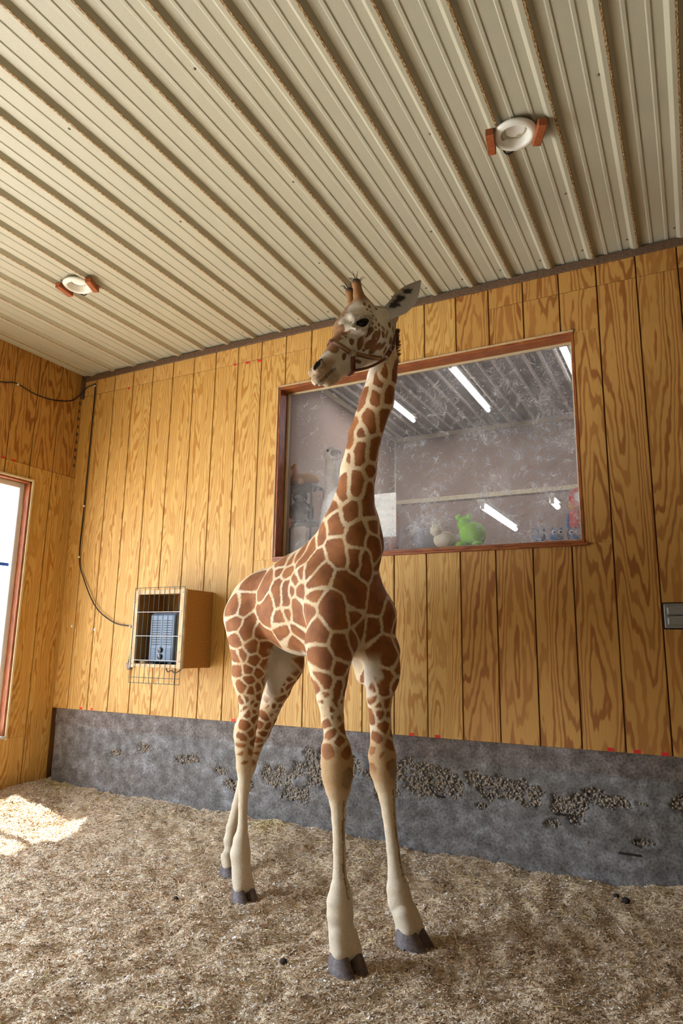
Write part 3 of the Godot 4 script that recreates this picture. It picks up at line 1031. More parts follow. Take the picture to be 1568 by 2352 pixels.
func build_toys() -> void:
	var white := fur("plush_white", srgb(226, 224, 222))
	var amber := fur("plush_amber", srgb(196, 138, 44))
	var brown := fur("plush_brown", srgb(150, 84, 40))
	var black := fur("plush_black", srgb(46, 46, 44))
	var pink := fur("plush_pink", srgb(206, 116, 116))
	var green := fur("plush_green", srgb(142, 206, 40))
	var blue := fur("plush_blue", srgb(70, 104, 150))
	var grey := fur("plush_grey", srgb(130, 128, 128))
	var cream := fur("plush_cream", srgb(220, 206, 172))
	# tall white bird
	var t := plush("plush_bird", "tall white long-necked plush bird with a dark eye", Vector3(-2.17, 1.82, -0.36), -0.5)
	blob("body", t, white, [[Vector3(0, 0.25, 0), Vector3(0.13, 0.24, 0.11)], [Vector3(0.05, 0.34, 0), Vector3(0.10, 0.14, 0.10)]])
	var m := MB.new()
	m.tube([Vector3(-0.02, 0.42, 0), Vector3(-0.05, 0.52, 0), Vector3(-0.06, 0.62, 0), Vector3(-0.05, 0.70, 0)], [0.075, 0.055, 0.045, 0.05], 12)
	obj("neck", m, white, t)
	blob("head", t, white, [[Vector3(-0.045, 0.73, 0.01), Vector3(0.065, 0.055, 0.055)]])
	m = MB.new()
	m.lathe([Vector2(0.022, 0), Vector2(0.014, 0.05), Vector2(0.001, 0.09)], 10, Transform3D(Basis(Vector3(0, 0, 1), -PI / 2), Vector3(0.0, 0.725, 0.03)))
	obj("beak", m, grey, t)
	for s in [-1, 1]: blob("eye", t, black, [[Vector3(-0.02, 0.745, 0.01 + 0.05 * s), Vector3(0.010, 0.010, 0.008)]])
	# lion on top of the rack
	t = plush("plush_lion", "amber plush lion lying on top of the toy rack", Vector3(-2.50, 2.35, -0.44), 0.3)
	blob("body", t, amber, [[Vector3(0.02, 0.055, 0), Vector3(0.12, 0.055, 0.07)]])
	blob("mane", t, brown, [[Vector3(-0.08, 0.09, 0.01), Vector3(0.065, 0.075, 0.07)]])
	blob("head", t, amber, [[Vector3(-0.09, 0.095, 0.05), Vector3(0.045, 0.045, 0.045)], [Vector3(-0.09, 0.08, 0.09), Vector3(0.022, 0.02, 0.02)]])
	for s in [-1, 1]: blob("ear", t, amber, [[Vector3(-0.09 + 0.045 * s, 0.155, 0.03), Vector3(0.018, 0.02, 0.012)]])
	for s in [-1, 1]: blob("paw", t, amber, [[Vector3(-0.04 + 0.05 * s, 0.025, 0.085), Vector3(0.025, 0.025, 0.04)]])
	# gorilla on the upper shelf
	t = plush("plush_gorilla", "black plush ape squeezed under the rack's top shelf", Vector3(-2.50, 2.085, -0.44), 0.2)
	blob("body", t, black, [[Vector3(0, 0.085, 0), Vector3(0.08, 0.085, 0.065)]])
	blob("head", t, black, [[Vector3(0, 0.19, 0.02), Vector3(0.055, 0.05, 0.05)]])
	blob("muzzle", t, grey, [[Vector3(0, 0.175, 0.06), Vector3(0.03, 0.024, 0.02)]])
	for s in [-1, 1]: blob("arm", t, black, [[Vector3(0.085 * s, 0.07, 0.03), Vector3(0.025, 0.07, 0.03)]])
	# pink flamingo in front
	t = plush("plush_flamingo", "pink plush flamingo standing in front of the toy rack", Vector3(-2.53, 1.82, -0.27), -0.4)
	blob("body", t, pink, [[Vector3(0, 0.24, 0), Vector3(0.06, 0.055, 0.045)]])
	m = MB.new()
	m.tube([Vector3(-0.04, 0.27, 0), Vector3(-0.065, 0.32, 0), Vector3(-0.04, 0.37, 0), Vector3(-0.01, 0.40, 0.0), Vector3(0.01, 0.385, 0)], [0.022, 0.018, 0.016, 0.022, 0.016], 10)
	obj("neck", m, pink, t)
	m = MB.new()
	m.tube([Vector3(0.01, 0.388, 0), Vector3(0.035, 0.375, 0), Vector3(0.04, 0.355, 0)], [0.012, 0.009, 0.003], 8)
	obj("beak", m, black, t)
	for s in [-1, 1]:
		m = MB.new()
		m.tube([Vector3(0.01, 0.0, 0.02 * s), Vector3(0.0, 0.2, 0.015 * s)], 0.011, 8)
		obj("leg", m, pink, t)
	# brown horse behind the giraffe's neck
	t = plush("plush_horse", "brown plush horse behind the paper notice", Vector3(-1.84, 1.82, -0.44), 0.2)
	blob("body", t, brown, [[Vector3(0, 0.22, 0), Vector3(0.12, 0.10, 0.08)]])
	for s in [-1, 1]:
		for q in [-1, 1]:
			m = MB.new()
			m.tube([Vector3(0.07 * s, 0, 0.04 * q), Vector3(0.07 * s, 0.2, 0.04 * q)], [0.028, 0.035], 8)
			obj("leg", m, brown, t)
	blob("neck", t, brown, [[Vector3(-0.11, 0.34, 0), Vector3(0.045, 0.12, 0.04)]])
	blob("head", t, brown, [[Vector3(-0.15, 0.45, 0.01), Vector3(0.08, 0.045, 0.04)]])
	for s in [-1, 1]: blob("ear", t, brown, [[Vector3(-0.10, 0.50, 0.025 * s), Vector3(0.012, 0.03, 0.01)]])
	# striped cat, white rabbit, grey elephant
	t = plush("plush_cat", "white and grey plush cat lying beside the paper notice", Vector3(-1.56, 1.82, -0.50), -0.6)
	blob("body", t, grey, [[Vector3(0, 0.09, 0), Vector3(0.14, 0.09, 0.07)]])
	blob("head", t, white, [[Vector3(-0.12, 0.16, 0.02), Vector3(0.06, 0.055, 0.055)]])
	for s in [-1, 1]: blob("ear", t, white, [[Vector3(-0.12 + 0.035 * s, 0.215, 0.02), Vector3(0.016, 0.024, 0.01)]])
	for s in [-1, 1]: blob("eye", t, black, [[Vector3(-0.12 + 0.022 * s, 0.17, 0.072), Vector3(0.008, 0.008, 0.005)]])
	t = plush("plush_rabbit", "cream plush rabbit beside the green plush ball", Vector3(-1.36, 1.82, -0.30), 0.3)
	blob("body", t, cream, [[Vector3(0, 0.055, 0), Vector3(0.07, 0.055, 0.06)]])
	blob("head", t, cream, [[Vector3(-0.05, 0.11, 0.03), Vector3(0.04, 0.036, 0.036)]])
	for s in [-1, 1]: blob("ear", t, cream, [[Vector3(-0.05 + 0.02 * s, 0.155, 0.01), Vector3(0.010, 0.034, 0.008)]])
	# green plush
	t = plush("plush_frog", "bright green round plush frog", Vector3(-1.20, 1.82, -0.36), 0.0)
	blob("body", t, green, [[Vector3(0, 0.085, 0), Vector3(0.085, 0.085, 0.08)], [Vector3(-0.045, 0.15, 0), Vector3(0.05, 0.055, 0.055)]])
	for s in [-1, 1]: blob("eye_bump", t, green, [[Vector3(-0.045 + 0.035 * s, 0.20, 0.02), Vector3(0.02, 0.02, 0.02)]])
	for s in [-1, 1]: blob("foot", t, green, [[Vector3(0.05 * s, 0.018, 0.075), Vector3(0.032, 0.018, 0.035)]])
	# row of blue owls
	var owl := plush("plush_owl", "small blue plush owl with big white eyes on the counter", Vector3(-0.79, 1.82, -0.34), 0.1, "row of blue plush owls")
	blob("body", owl, blue, [[Vector3(0, 0.045, 0), Vector3(0.04, 0.045, 0.038)]])
	for s in [-1, 1]:
		blob("eye", owl, white, [[Vector3(0.017 * s, 0.062, 0.032), Vector3(0.015, 0.015, 0.008)]])
		blob("pupil", owl, black, [[Vector3(0.017 * s, 0.062, 0.040), Vector3(0.007, 0.007, 0.004)]])
		blob("tuft", owl, blue, [[Vector3(0.025 * s, 0.088, 0), Vector3(0.008, 0.014, 0.008)]])
	m = MB.new()
	m.lathe([Vector2(0.006, 0), Vector2(0.001, 0.012)], 6, Transform3D(Basis(Vector3(1, 0, 0), PI / 2), Vector3(0, 0.05, 0.036)))
	obj("beak", m, amber, owl)
	for k in 4:
		var o: Node3D = owl.duplicate()
		o.name = numbered("plush_owl")
		add_child(o)
		o.position = Vector3(-0.69 + 0.1 * k, 1.82, -0.34 - 0.03 * (k % 2))
		o.rotation.y = 0.3 - 0.25 * k
	# parrot by the end of the glass
	t = plush("plush_parrot", "multicoloured plush parrot behind the blue owls", Vector3(-0.60, 1.82, -0.50), 0.0)
	blob("body", t, fur("plush_red", srgb(196, 40, 36)), [[Vector3(0, 0.12, 0), Vector3(0.05, 0.12, 0.05)]])
	blob("head", t, amber, [[Vector3(0, 0.255, 0.01), Vector3(0.042, 0.042, 0.042)]])
	for s in [-1, 1]: blob("wing", t, blue, [[Vector3(0.045 * s, 0.12, 0), Vector3(0.016, 0.09, 0.04)]])
	# round red sign hanging from a string
	t = thing("round_sign", "round red and white hanging disc at the window's end", "sign", Vector3(-0.555, 2.085, -0.33))
	m = MB.new()
	m.lathe([Vector2(0.0005, -0.004), Vector2(0.055, -0.004), Vector2(0.057, 0.0), Vector2(0.055, 0.004), Vector2(0.0005, 0.004)], 28, Transform3D(Basis(Vector3(1, 0, 0), PI / 2), Vector3.ZERO))
	obj("disc", m, M.plush_red, t)
	m = MB.new()
	m.lathe([Vector2(0.0005, 0.0), Vector2(0.03, 0.0), Vector2(0.03, 0.006)], 24, Transform3D(Basis(Vector3(1, 0, 0), PI / 2), Vector3(0, 0, 0.005)))
	obj("centre", m, M.paper, t)
	m = MB.new()
	m.tube([Vector3(0, 0.055, 0), Vector3(0, 1.289, 0)], 0.0015, 5)
	obj("string", m, M.paper, t)

# ------------------------------------------------------------------ heater, cord, outlet
func build_heater() -> void:
	var x0 := -3.345
	var x1 := -2.905
	var y0 := 1.062
	var y1 := 1.562
	var D := 0.265
	var t := thing("heater_box", "open plywood wall box with pine face frame around the heater", "box", Vector3(x0, y0, 0.001))
	var W := x1 - x0
	var H := y1 - y0
	obj("side_panel", boxed(Vector3(0, 0, 0), Vector3(0.016, H, D), 0.002), M.particle_board, t)
	obj("side_panel", boxed(Vector3(W - 0.016, 0, 0), Vector3(W, H, D), 0.002, Vector2(0.3, 0.2)), M.particle_board, t)
	obj("top_panel", boxed(Vector3(0.016, H - 0.018, 0), Vector3(W - 0.016, H, D), 0.002), M.particle_board, t)
	obj("bottom_panel", boxed(Vector3(0.016, 0, 0), Vector3(W - 0.016, 0.018, D), 0.002), M.particle_board, t)
	obj("back_cleat", boxed(Vector3(0.30, 0.02, 0.0), Vector3(0.335, H - 0.02, 0.03), 0.002), M.raw_pine, t)
	obj("stile", boxed(Vector3(-0.004, -0.004, D), Vector3(0.038, H + 0.002, D + 0.02), 0.002), M.raw_pine, t)
	obj("stile", boxed(Vector3(W - 0.044, -0.004, D), Vector3(W + 0.002, H + 0.004, D + 0.02), 0.002, Vector2(0.5, 0)), M.raw_pine, t)
	obj("rail", boxed(Vector3(0.038, H - 0.028, D), Vector3(W - 0.044, H, D + 0.018), 0.002), M.raw_pine, t)
	obj("rail", boxed(Vector3(0.038, 0.0, D), Vector3(W - 0.044, 0.022, D + 0.018), 0.002), M.raw_pine, t)
	for p in [[0.012, 0.42], [0.012, 0.12], [0.02, 0.02], [W - 0.02, H - 0.02], [W - 0.02, 0.10], [W - 0.015, 0.04]]:
		var s := MB.new()
		s.ball(Vector3(p[0], p[1], D + 0.02), Vector3(0.004, 0.004, 0.002), 8, 4)
		obj("screw", s, M.screw_steel, t)
	# wire rack screwed over the opening, hanging below the box
	var g := thing("wire_rack", "green coated wire rack hung over the front of the heater box", "wire rack", Vector3(x0, y0 - 0.10, D + 0.0235))
	var top := H + 0.115
	for k in 11:
		var x := 0.01 + 0.0425 * k
		var m := MB.new()
		m.tube([Vector3(x, 0.0, 0), Vector3(x, top, 0)], 0.0017, 6)
		obj("wire", m, M.wire, g)
	for y in [0.0, 0.035, top]:
		var m := MB.new()
		m.tube([Vector3(0.01, y, 0.0025), Vector3(0.435, y, 0.0025)], 0.0022, 6)
		obj("cross_wire", m, M.wire, g)
	for y in [0.145, 0.30, 0.455]:
		var m := MB.new()
		m.tube([Vector3(0.03, y, 0.003), Vector3(0.42, y, 0.003)], 0.0026, 6)
		obj("cross_wire", m, M.wire_bright, g)
	# the heater
	var h := thing("space_heater", "blue-grey upright space heater with two black knobs inside the box", "heater", Vector3(-3.135, y0 + 0.018, 0.155))
	var hw := 0.112
	var hh := 0.335
	obj("foot", boxed(Vector3(-0.095, 0, -0.07), Vector3(-0.06, 0.014, 0.07), 0.003), M.heater_dark, h)
	obj("foot", boxed(Vector3(0.06, 0, -0.07), Vector3(0.095, 0.014, 0.07), 0.003), M.heater_dark, h)
	obj("body", boxed(Vector3(-hw, 0.014, -0.075), Vector3(hw, hh, 0.062), 0.014), M.heater_blue, h)
	obj("face", boxed(Vector3(-hw + 0.008, 0.022, 0.06), Vector3(hw - 0.008, hh - 0.012, 0.074), 0.006), M.heater_blue, h)
	for s in [-1, 1]:
		for k in 11:
			var y := 0.125 + 0.0155 * k
			obj("vent_slot", boxed(Vector3(s * 0.047 - 0.036, y, 0.0742), Vector3(s * 0.047 + 0.036, y + 0.006, 0.0752), 0.0), M.heater_dark, h)
	for s in [-1, 1]:
		for k in 6:
			var y := 0.03 + 0.0135 * k
			obj("louvre", boxed(Vector3(s * 0.068 - 0.026, y, 0.074), Vector3(s * 0.068 + 0.026, y + 0.007, 0.079), 0.002), M.heater_blue, h)
	for y in [0.05, 0.092]:
		var m := MB.new()
		m.lathe([Vector2(0.018, 0), Vector2(0.017, 0.012), Vector2(0.014, 0.016), Vector2(0.0005, 0.016)], 20, Transform3D(Basis(Vector3(1, 0, 0), PI / 2), Vector3(0.0, y, 0.074)))
		var kn := obj("knob", m, M.black_plastic, h)
		obj("pointer", boxed(Vector3(-0.002, y, 0.0895), Vector3(0.002, y + 0.014, 0.0915)), M.white_plastic, kn)
	for s in [-1, 1]:
		var m := MB.new()
		m.tube([Vector3(s * hw, 0.27, 0.0), Vector3(s * (hw + 0.022), 0.265, 0.0), Vector3(s * (hw + 0.024), 0.19, 0.0), Vector3(s * (hw + 0.002), 0.18, 0.0)], 0.007, 8)
		obj("handle", m, M.heater_blue, h)
	var can := MB.new()
	can.lathe([Vector2(0.001, 0), Vector2(0.03, 0), Vector2(0.032, 0.006), Vector2(0.032, 0.018), Vector2(0.028, 0.021), Vector2(0.001, 0.021)], 20)
	var co := obj("round_tin", can, M.raw_pine)
	co.position = Vector3(-3.285, y0 + 0.018, 0.215)
	meta(co, "small pale round tin in the box's corner beside the heater", "tin")

func spline(pts: Array, n := 6) -> Array:
	var c := Curve3D.new()
	for k in pts.size():
		var a: Vector3 = pts[maxi(k - 1, 0)]
		var b: Vector3 = pts[mini(k + 1, pts.size() - 1)]
		var t := (b - a) / 6.0
		c.add_point(pts[k], -t, t)
	var out := []
	for k in pts.size() - 1:
		for j in n:
			out.append(c.sample(k, float(j) / n))
	out.append(pts[-1])
	return out

func build_cord() -> void:
	var t := thing("power_cord", "black extension cord stapled along the plywood to the heater box", "cord", Vector3.ZERO)
	var X := LEFT_X + 0.007
	var p := [Vector3(X, 3.02, 1.05), Vector3(X, 3.066, 0.738), Vector3(X, 3.10, 0.62), Vector3(X, 3.075, 0.46), Vector3(X, 3.08, 0.30), Vector3(X, 3.13, 0.12), Vector3(X + 0.012, 3.20, 0.045), Vector3(LEFT_X + 0.06, 3.265, 0.022), Vector3(-4.24, 3.285, 0.012), Vector3(-4.222, 3.26, 0.007), Vector3(-4.222, 2.9, 0.007), Vector3(-4.222, 2.27, 0.008), Vector3(-4.224, 1.87, 0.008), Vector3(-4.144, 1.69, 0.015), Vector3(-3.984, 1.474, 0.02), Vector3(-3.793, 1.361, 0.015), Vector3(-3.65, 1.335, 0.008), Vector3(-3.62, 1.325, 0.008), Vector3(-3.605, 1.26, 0.008), Vector3(-3.615, 1.15, 0.01), Vector3(-3.62, 1.075, 0.014)]
	var m := MB.new()
	m.tube(spline(p), 0.0045, 8)
	obj("cable", m, M.cord, t)
	m = MB.new()
	m.box(Vector3(-0.016, -0.05, -0.011), Vector3(0.016, 0.0, 0.011), 0.005)
	var pl := obj("plug", m, M.plug_grey, t)
	pl.position = Vector3(-3.622, 1.078, 0.014)
	pl.rotation.z = 0.25
	for q in [Vector3(X, 3.095, 0.60), Vector3(-4.222, 2.27, 0.008), Vector3(-4.224, 1.865, 0.008), Vector3(-4.226, 3.275, 0.008), Vector3(-3.635, 1.332, 0.008)]:
		m = MB.new()
		m.ball(q + (Vector3(0.002, 0, 0) if q.z > 0.3 else Vector3(0, 0, 0.002)), Vector3(0.009, 0.009, 0.009), 10, 6)
		obj("cable_clip", m, M.white_plastic, t)
	# loose lead under the box
	var o := thing("heater_lead", "short loop of black lead hanging under the heater box", "cord", Vector3(-3.02, 1.055, 0.25))
	m = MB.new()
	m.tube(spline([Vector3(-0.04, 0.004, 0), Vector3(-0.02, -0.018, 0.004), Vector3(0.01, -0.010, 0.006), Vector3(0.045, -0.022, 0.006), Vector3(0.085, -0.002, 0.0)]), 0.0035, 7)
	obj("cable", m, M.cord, o)

func build_outlet() -> void:
	var t := thing("outlet_cover", "grey weatherproof outlet box with two flip lids on the plywood", "outlet", Vector3(-0.142, 1.325, 0.001))
	obj("plate", boxed(Vector3(0, 0, 0), Vector3(0.118, 0.118, 0.012), 0.003), M.zinc, t)
	obj("gasket", boxed(Vector3(-0.006, -0.006, 0), Vector3(0.124, 0.124, 0.003)), M.dark_gap, t)
	for y in [0.012, 0.062]:
		var lid := obj("flip_lid", boxed(Vector3(0.014, y, 0.012), Vector3(0.104, y + 0.044, 0.026), 0.008), M.zinc, t)
		var m := MB.new()
		m.tube([Vector3(0.016, y + 0.040, 0.022), Vector3(0.102, y + 0.040, 0.022)], 0.006, 8)
		obj("hinge", m, M.zinc, lid)
	for y in [0.059]:
		var s := MB.new()
		s.ball(Vector3(0.059, y, 0.012), Vector3(0.004, 0.004, 0.002), 8, 4)
		obj("screw", s, M.screw_steel, t)
# ------------------------------------------------------------------ bedding
const BANK := [[-4.40, 0.255], [-3.33, 0.229], [-2.58, 0.207], [-1.94, 0.200], [-1.59, 0.175], [-1.33, 0.166], [-0.98, 0.165], [-0.70, 0.150], [-0.46, 0.145], [-0.15, 0.190], [0.4, 0.17], [1.6, 0.17]]
var ground_a: FastNoiseLite
var ground_b: FastNoiseLite
var ground_c: FastNoiseLite

func ground(x: float, z: float) -> float:
	var b := 0.16
	for k in BANK.size() - 1:
		if x >= BANK[k][0] and x <= BANK[k + 1][0]:
			b = lerpf(BANK[k][1], BANK[k + 1][1], (x - BANK[k][0]) / (BANK[k + 1][0] - BANK[k][0]))
	var f := 1.0 - smoothstep(-0.25, 0.62, z)
	var h := b * f
	# banked against the left wall too
	h = maxf(h, 0.21 * (1.0 - smoothstep(-0.05, 0.95, x - LEFT_X)) * (1.0 - 0.35 * smoothstep(0.4, 2.0, z)))
	h += 0.022 * ground_a.get_noise_2d(x, z) + 0.018 * ground_b.get_noise_2d(x, z) + 0.009 * ground_c.get_noise_2d(x, z)
	# trodden round the hooves
	for p in FEET:
		var q := Vector2(x - p[0], z - p[1]).length()
		h = lerpf(h, 0.004 + 0.012 * smoothstep(0.09, 0.14, q), 1.0 - smoothstep(0.10, 0.24, q))
	return h

const FEET := [[-1.30, 1.125], [-1.155, 0.794], [-2.075, 0.72], [-2.346, 0.464]]

func build_floor() -> void:
	ground_a = fnl(1.7, 51, 2)
	ground_b = fnl(5.5, 52, 2)
	ground_c = fnl(16.0, 53, 2)
	var xs := []
	var x := LEFT_X - 0.01
	while x < 0.35:
		xs.append(x)
		x += 0.0155
	while x < RIGHT_X:
		xs.append(x)
		x += 0.06
	xs.append(RIGHT_X)
	var zs := []
	var z := -0.045
	while z < 2.3:
		zs.append(z)
		z += 0.0155
	while z < FRONT_Z:
		zs.append(z)
		z += 0.07
	zs.append(FRONT_Z)
	var m := MB.new()
	for j in zs.size():
		for i in xs.size():
			m.vert(Vector3(xs[i], ground(xs[i], zs[j]), zs[j]), Vector3.UP)
	var nx := xs.size()
	for j in zs.size() - 1:
		for i in nx - 1:
			var a := j * nx + i
			m.i.append_array([a, a + 1, a + nx, a + 1, a + nx + 1, a + nx])
	for j in zs.size():
		for i in nx:
			var a := j * nx + i
			var dx := m.v[j * nx + mini(i + 1, nx - 1)] - m.v[j * nx + maxi(i - 1, 0)]
			var dz := m.v[mini(j + 1, zs.size() - 1) * nx + i] - m.v[maxi(j - 1, 0) * nx + i]
			m.n[a] = dz.cross(dx).normalized()
	var root := structure("floor")
	obj("bedding_layer", m, M.bedding, root)
	obj("slab", boxed(Vector3(LEFT_X - 0.14, -0.25, -0.05), Vector3(RIGHT_X + 0.14, -0.08, FRONT_Z + 0.14)), M.concrete, root)
	# wood shavings
	var cols := [[lin(244, 236, 222), 3.2], [lin(230, 212, 188), 4.2], [lin(210, 184, 152), 4.0], [lin(186, 152, 114), 2.8], [lin(148, 110, 74), 1.7], [lin(100, 70, 46), 0.7]]
	for kind in 2:
		var sh := MB.new()
		if kind == 0:
			# curled flake
			for s in 3:
				var a0 := -0.6 + 0.4 * s
				var a1 := a0 + 0.4
				var p0 := Vector3(a0 / 1.2, 0.18 * cos(a0 * 2.0), 0)
				var p1 := Vector3(a1 / 1.2, 0.18 * cos(a1 * 2.0), 0)
				sh.quad(p0 + Vector3(0, 0, -0.22), p1 + Vector3(0, 0, -0.2), p1 + Vector3(0, 0, 0.2), p0 + Vector3(0, 0, 0.22), Vector3(-(p1.y - p0.y), p1.x - p0.x, 0).normalized())
		else:
			# splinter
			sh.box(Vector3(-0.5, -0.05, -0.07), Vector3(0.5, 0.05, 0.07))
		var count := 120000 if kind == 0 else 70000
		var mm := MultiMesh.new()
		mm.transform_format = MultiMesh.TRANSFORM_3D
		mm.use_colors = true
		mm.mesh = sh.mesh()
		mm.instance_count = count
		var placed := 0
		var tries := 0
		while placed < count and tries < count * 3:
			tries += 1
			var px := rng.randf_range(LEFT_X, 0.12)
			var pz := rng.randf_range(-0.005, 2.2)
			# only where the stall floor is in view
			if pz > 2.15 + (px + 2.0) * -0.55 and px > -2.0:
				continue
			if px < -2.0 and pz > 2.2 + (px + 2.0) * 0.45:
				continue
			var size := rng.randf_range(0.005, 0.013) if kind == 0 else rng.randf_range(0.006, 0.020)
			if rng.randf() < 0.02:
				size *= 1.7
			var b := Basis(Vector3.UP, rng.randf() * TAU) * Basis(Vector3(0, 0, 1), rng.randfn(0.0, 0.32)) * Basis(Vector3(1, 0, 0), rng.randfn(0.0, 0.45))
			b = b * Basis.from_scale(Vector3(size, size * 0.8, size * rng.randf_range(0.6, 1.2)))
			mm.set_instance_transform(placed, Transform3D(b, Vector3(px, ground_fast(px, pz, xs, zs, m) + rng.randf_range(0.0, 0.006), pz)))
			var damp := clampf(0.5 + 1.8 * ground_b.get_noise_2d(px * 0.8 + 40.0, pz * 0.8), 0.0, 1.0)
			var pick := minf(16.5, 16.6 * lerpf(rng.randf(), sqrt(rng.randf()), damp))
			var c: Color = cols[0][0]
			for q in cols:
				c = q[0]
				pick -= q[1]
				if pick < 0.0:
					break
			var g := rng.randf_range(0.85, 1.15)
			mm.set_instance_color(placed, Color(c.r * g, c.g * g, c.b * g))
			placed += 1
		mm.visible_instance_count = placed
		var mi := MultiMeshInstance3D.new()
		mi.name = "wood_shavings" if kind == 0 else "wood_splinters"
		mi.multimesh = mm
		mi.material_override = M.shaving
		mi.set_meta("kind", "stuff")
		root.add_child(mi)
	# straw stems
	var st := MB.new()
	st.use_c = true
	for k in 560:
		var px := rng.randf_range(LEFT_X + 0.05, 0.0)
		var pz := rng.randf_range(0.03, 2.0) if k % 3 else rng.randf_range(0.02, 0.35)
		if k >= 420:
			# tufts of hay against the wall and in the corner
			px = rng.randfn(-2.36, 0.05) if k % 2 else rng.randfn(-4.2, 0.08)
			pz = absf(rng.randfn(0.03, 0.03))
		var a := rng.randf() * TAU
		var l := rng.randf_range(0.03, 0.11)
		var path := []
		var bend := rng.randf_range(-0.8, 0.8)
		for s in 4:
			var q := Vector3(px + cos(a) * l * s / 3.0, 0, pz + sin(a) * l * s / 3.0)
			a += bend * 0.3
			q.z = maxf(q.z, 0.004)
			q.x = maxf(q.x, LEFT_X + 0.01)
			q.y = ground(q.x, q.z) + 0.006 + 0.010 * sin(PI * s / 3.0) * rng.randf()
			path.append(q)
		st.tint = [lin(228, 206, 140), lin(206, 184, 120), lin(178, 160, 96), lin(240, 226, 180)][k % 4]
		st.tube(path, rng.randf_range(0.0008, 0.0016), 4, false)
	var so := obj("straw", st, M.shaving, root)
	so.set_meta("kind", "stuff")
	# droppings
	for p in [[-0.388, 0.10, 0.017, "larger dark dropping on the shavings by the concrete footing"], [-0.43, 0.085, 0.012, "smaller dark dropping on the shavings by the concrete footing"], [-1.52, 1.21, 0.014, "dark dropping just outside the giraffe's nearer front hoof"], [-2.36, 0.86, 0.012, "small dark dropping on the shavings outside the hind hooves"]]:
		var d := MB.new()
		d.ball(Vector3.ZERO, Vector3(p[2] * 1.2, p[2] * 0.8, p[2]), 10, 7)
		var o := obj("dropping", d, M.dung)
		o.position = Vector3(p[0], ground(p[0], p[1]) + p[2] * 0.6, p[1])
		meta(o, p[3], "dropping", "droppings on the bedding")

func ground_fast(x: float, z: float, xs: Array, zs: Array, m: MB) -> float:
	var i := clampi(int((x - xs[0]) / 0.0155), 0, 300)
	var j := clampi(int((z - zs[0]) / 0.0155), 0, 145)
	return m.v[j * xs.size() + i].y
# ------------------------------------------------------------------ the giraffe
# a field of tapered bones joined by smooth minima, meshed as surface nets that spread over the surface cell by cell
var bone_a := PackedVector3Array()
var bone_w := PackedVector3Array()
var bone_n := PackedVector3Array()
var bone_i := PackedFloat32Array()
var bone_r := PackedFloat32Array()
var bone_d := PackedFloat32Array()
var bone_k := PackedFloat32Array()
var bone_g := PackedFloat32Array()
var carve_a := PackedVector3Array()
var carve_w := PackedVector3Array()
var near_bones := {}
const BLOCK := 0.06

func read_bones() -> void:
	for b in BONES:
		var a := Vector3(b[0], b[1], b[2]) * 0.0001
		var e := Vector3(b[4], b[5], b[6]) * 0.0001
		var n: Vector3 = HEAD_SIDE if b[9] == 1 else Vector3(0, 0, 1)
		var g: float = 100.0 / b[10] - 1.0
		var w := e - a
		w += n * (w.dot(n) * g)
		bone_a.append(a)
		bone_w.append(w)
		bone_n.append(n)
		bone_i.append(1.0 / (w.length_squared() + 1e-10))
		bone_r.append(b[3] * 0.0001)
		bone_d.append((b[7] - b[3]) * 0.0001)
		bone_k.append(b[8] * 0.0001)
		bone_g.append(g)
	for b in CARVES:
		var a := Vector3(b[0], b[1], b[2]) * 0.0001
		carve_a.append(a)
		carve_w.append(Vector3(b[4], b[5], b[6]) * 0.0001 - a)

func bone_dist(p: Vector3, j: int) -> float:
	var q := p - bone_a[j]
	var g := bone_g[j]
	if g != 0.0:
		q += bone_n[j] * (q.dot(bone_n[j]) * g)
	var w := bone_w[j]
	var h := clampf(q.dot(w) * bone_i[j], 0.0, 1.0)
	return (q - w * h).length() - bone_r[j] - bone_d[j] * h

func bones_near(p: Vector3) -> PackedInt32Array:
	var key := Vector3i((p / BLOCK).floor())
	if near_bones.has(key):
		return near_bones[key]
	var mid := (Vector3(key) + Vector3.ONE * 0.5) * BLOCK
	var ds := []
	var best := 1e9
	for j in bone_a.size():
		var d := bone_dist(mid, j)
		ds.append(d)
		best = minf(best, d)
	var out := PackedInt32Array()
	for j in bone_a.size():
		if ds[j] < best + 0.104 + bone_k[j] + (0.04 if bone_g[j] != 0.0 else 0.0):
			out.append(j)
	near_bones[key] = out
	return out

func field(p: Vector3) -> float:
	var d := 1e3
	for j in bones_near(p):
		var q := p - bone_a[j]
		var g := bone_g[j]
		if g != 0.0:
			q += bone_n[j] * (q.dot(bone_n[j]) * g)
		var w := bone_w[j]
		var h := clampf(q.dot(w) * bone_i[j], 0.0, 1.0)
		var e := (q - w * h).length() - bone_r[j] - bone_d[j] * h
		var k := bone_k[j]
		var m := k - absf(d - e)
		d = minf(d, e)
		if m > 0.0:
			d -= m * m / k * 0.25
	if p.y > 2.3 or (p.x > -0.3 and p.y > 1.0 and p.y < 1.45 and absf(p.z) < 0.1):
		for j in carve_a.size():
			var q := p - carve_a[j]
			if q.length_squared() > 0.012:
				continue
			var w := carve_w[j]
			var h := clampf(q.dot(w) / (w.length_squared() + 1e-10), 0.0, 1.0)
			var e: float = lerpf(CARVES[j][3], CARVES[j][7], h) * 0.0001 - (q - w * h).length()
			var k: float = CARVES[j][8] * 0.0001
			var m := k - absf(d - e)
			d = maxf(d, e)
			if m > 0.0:
				d += m * m / k * 0.25
	return d

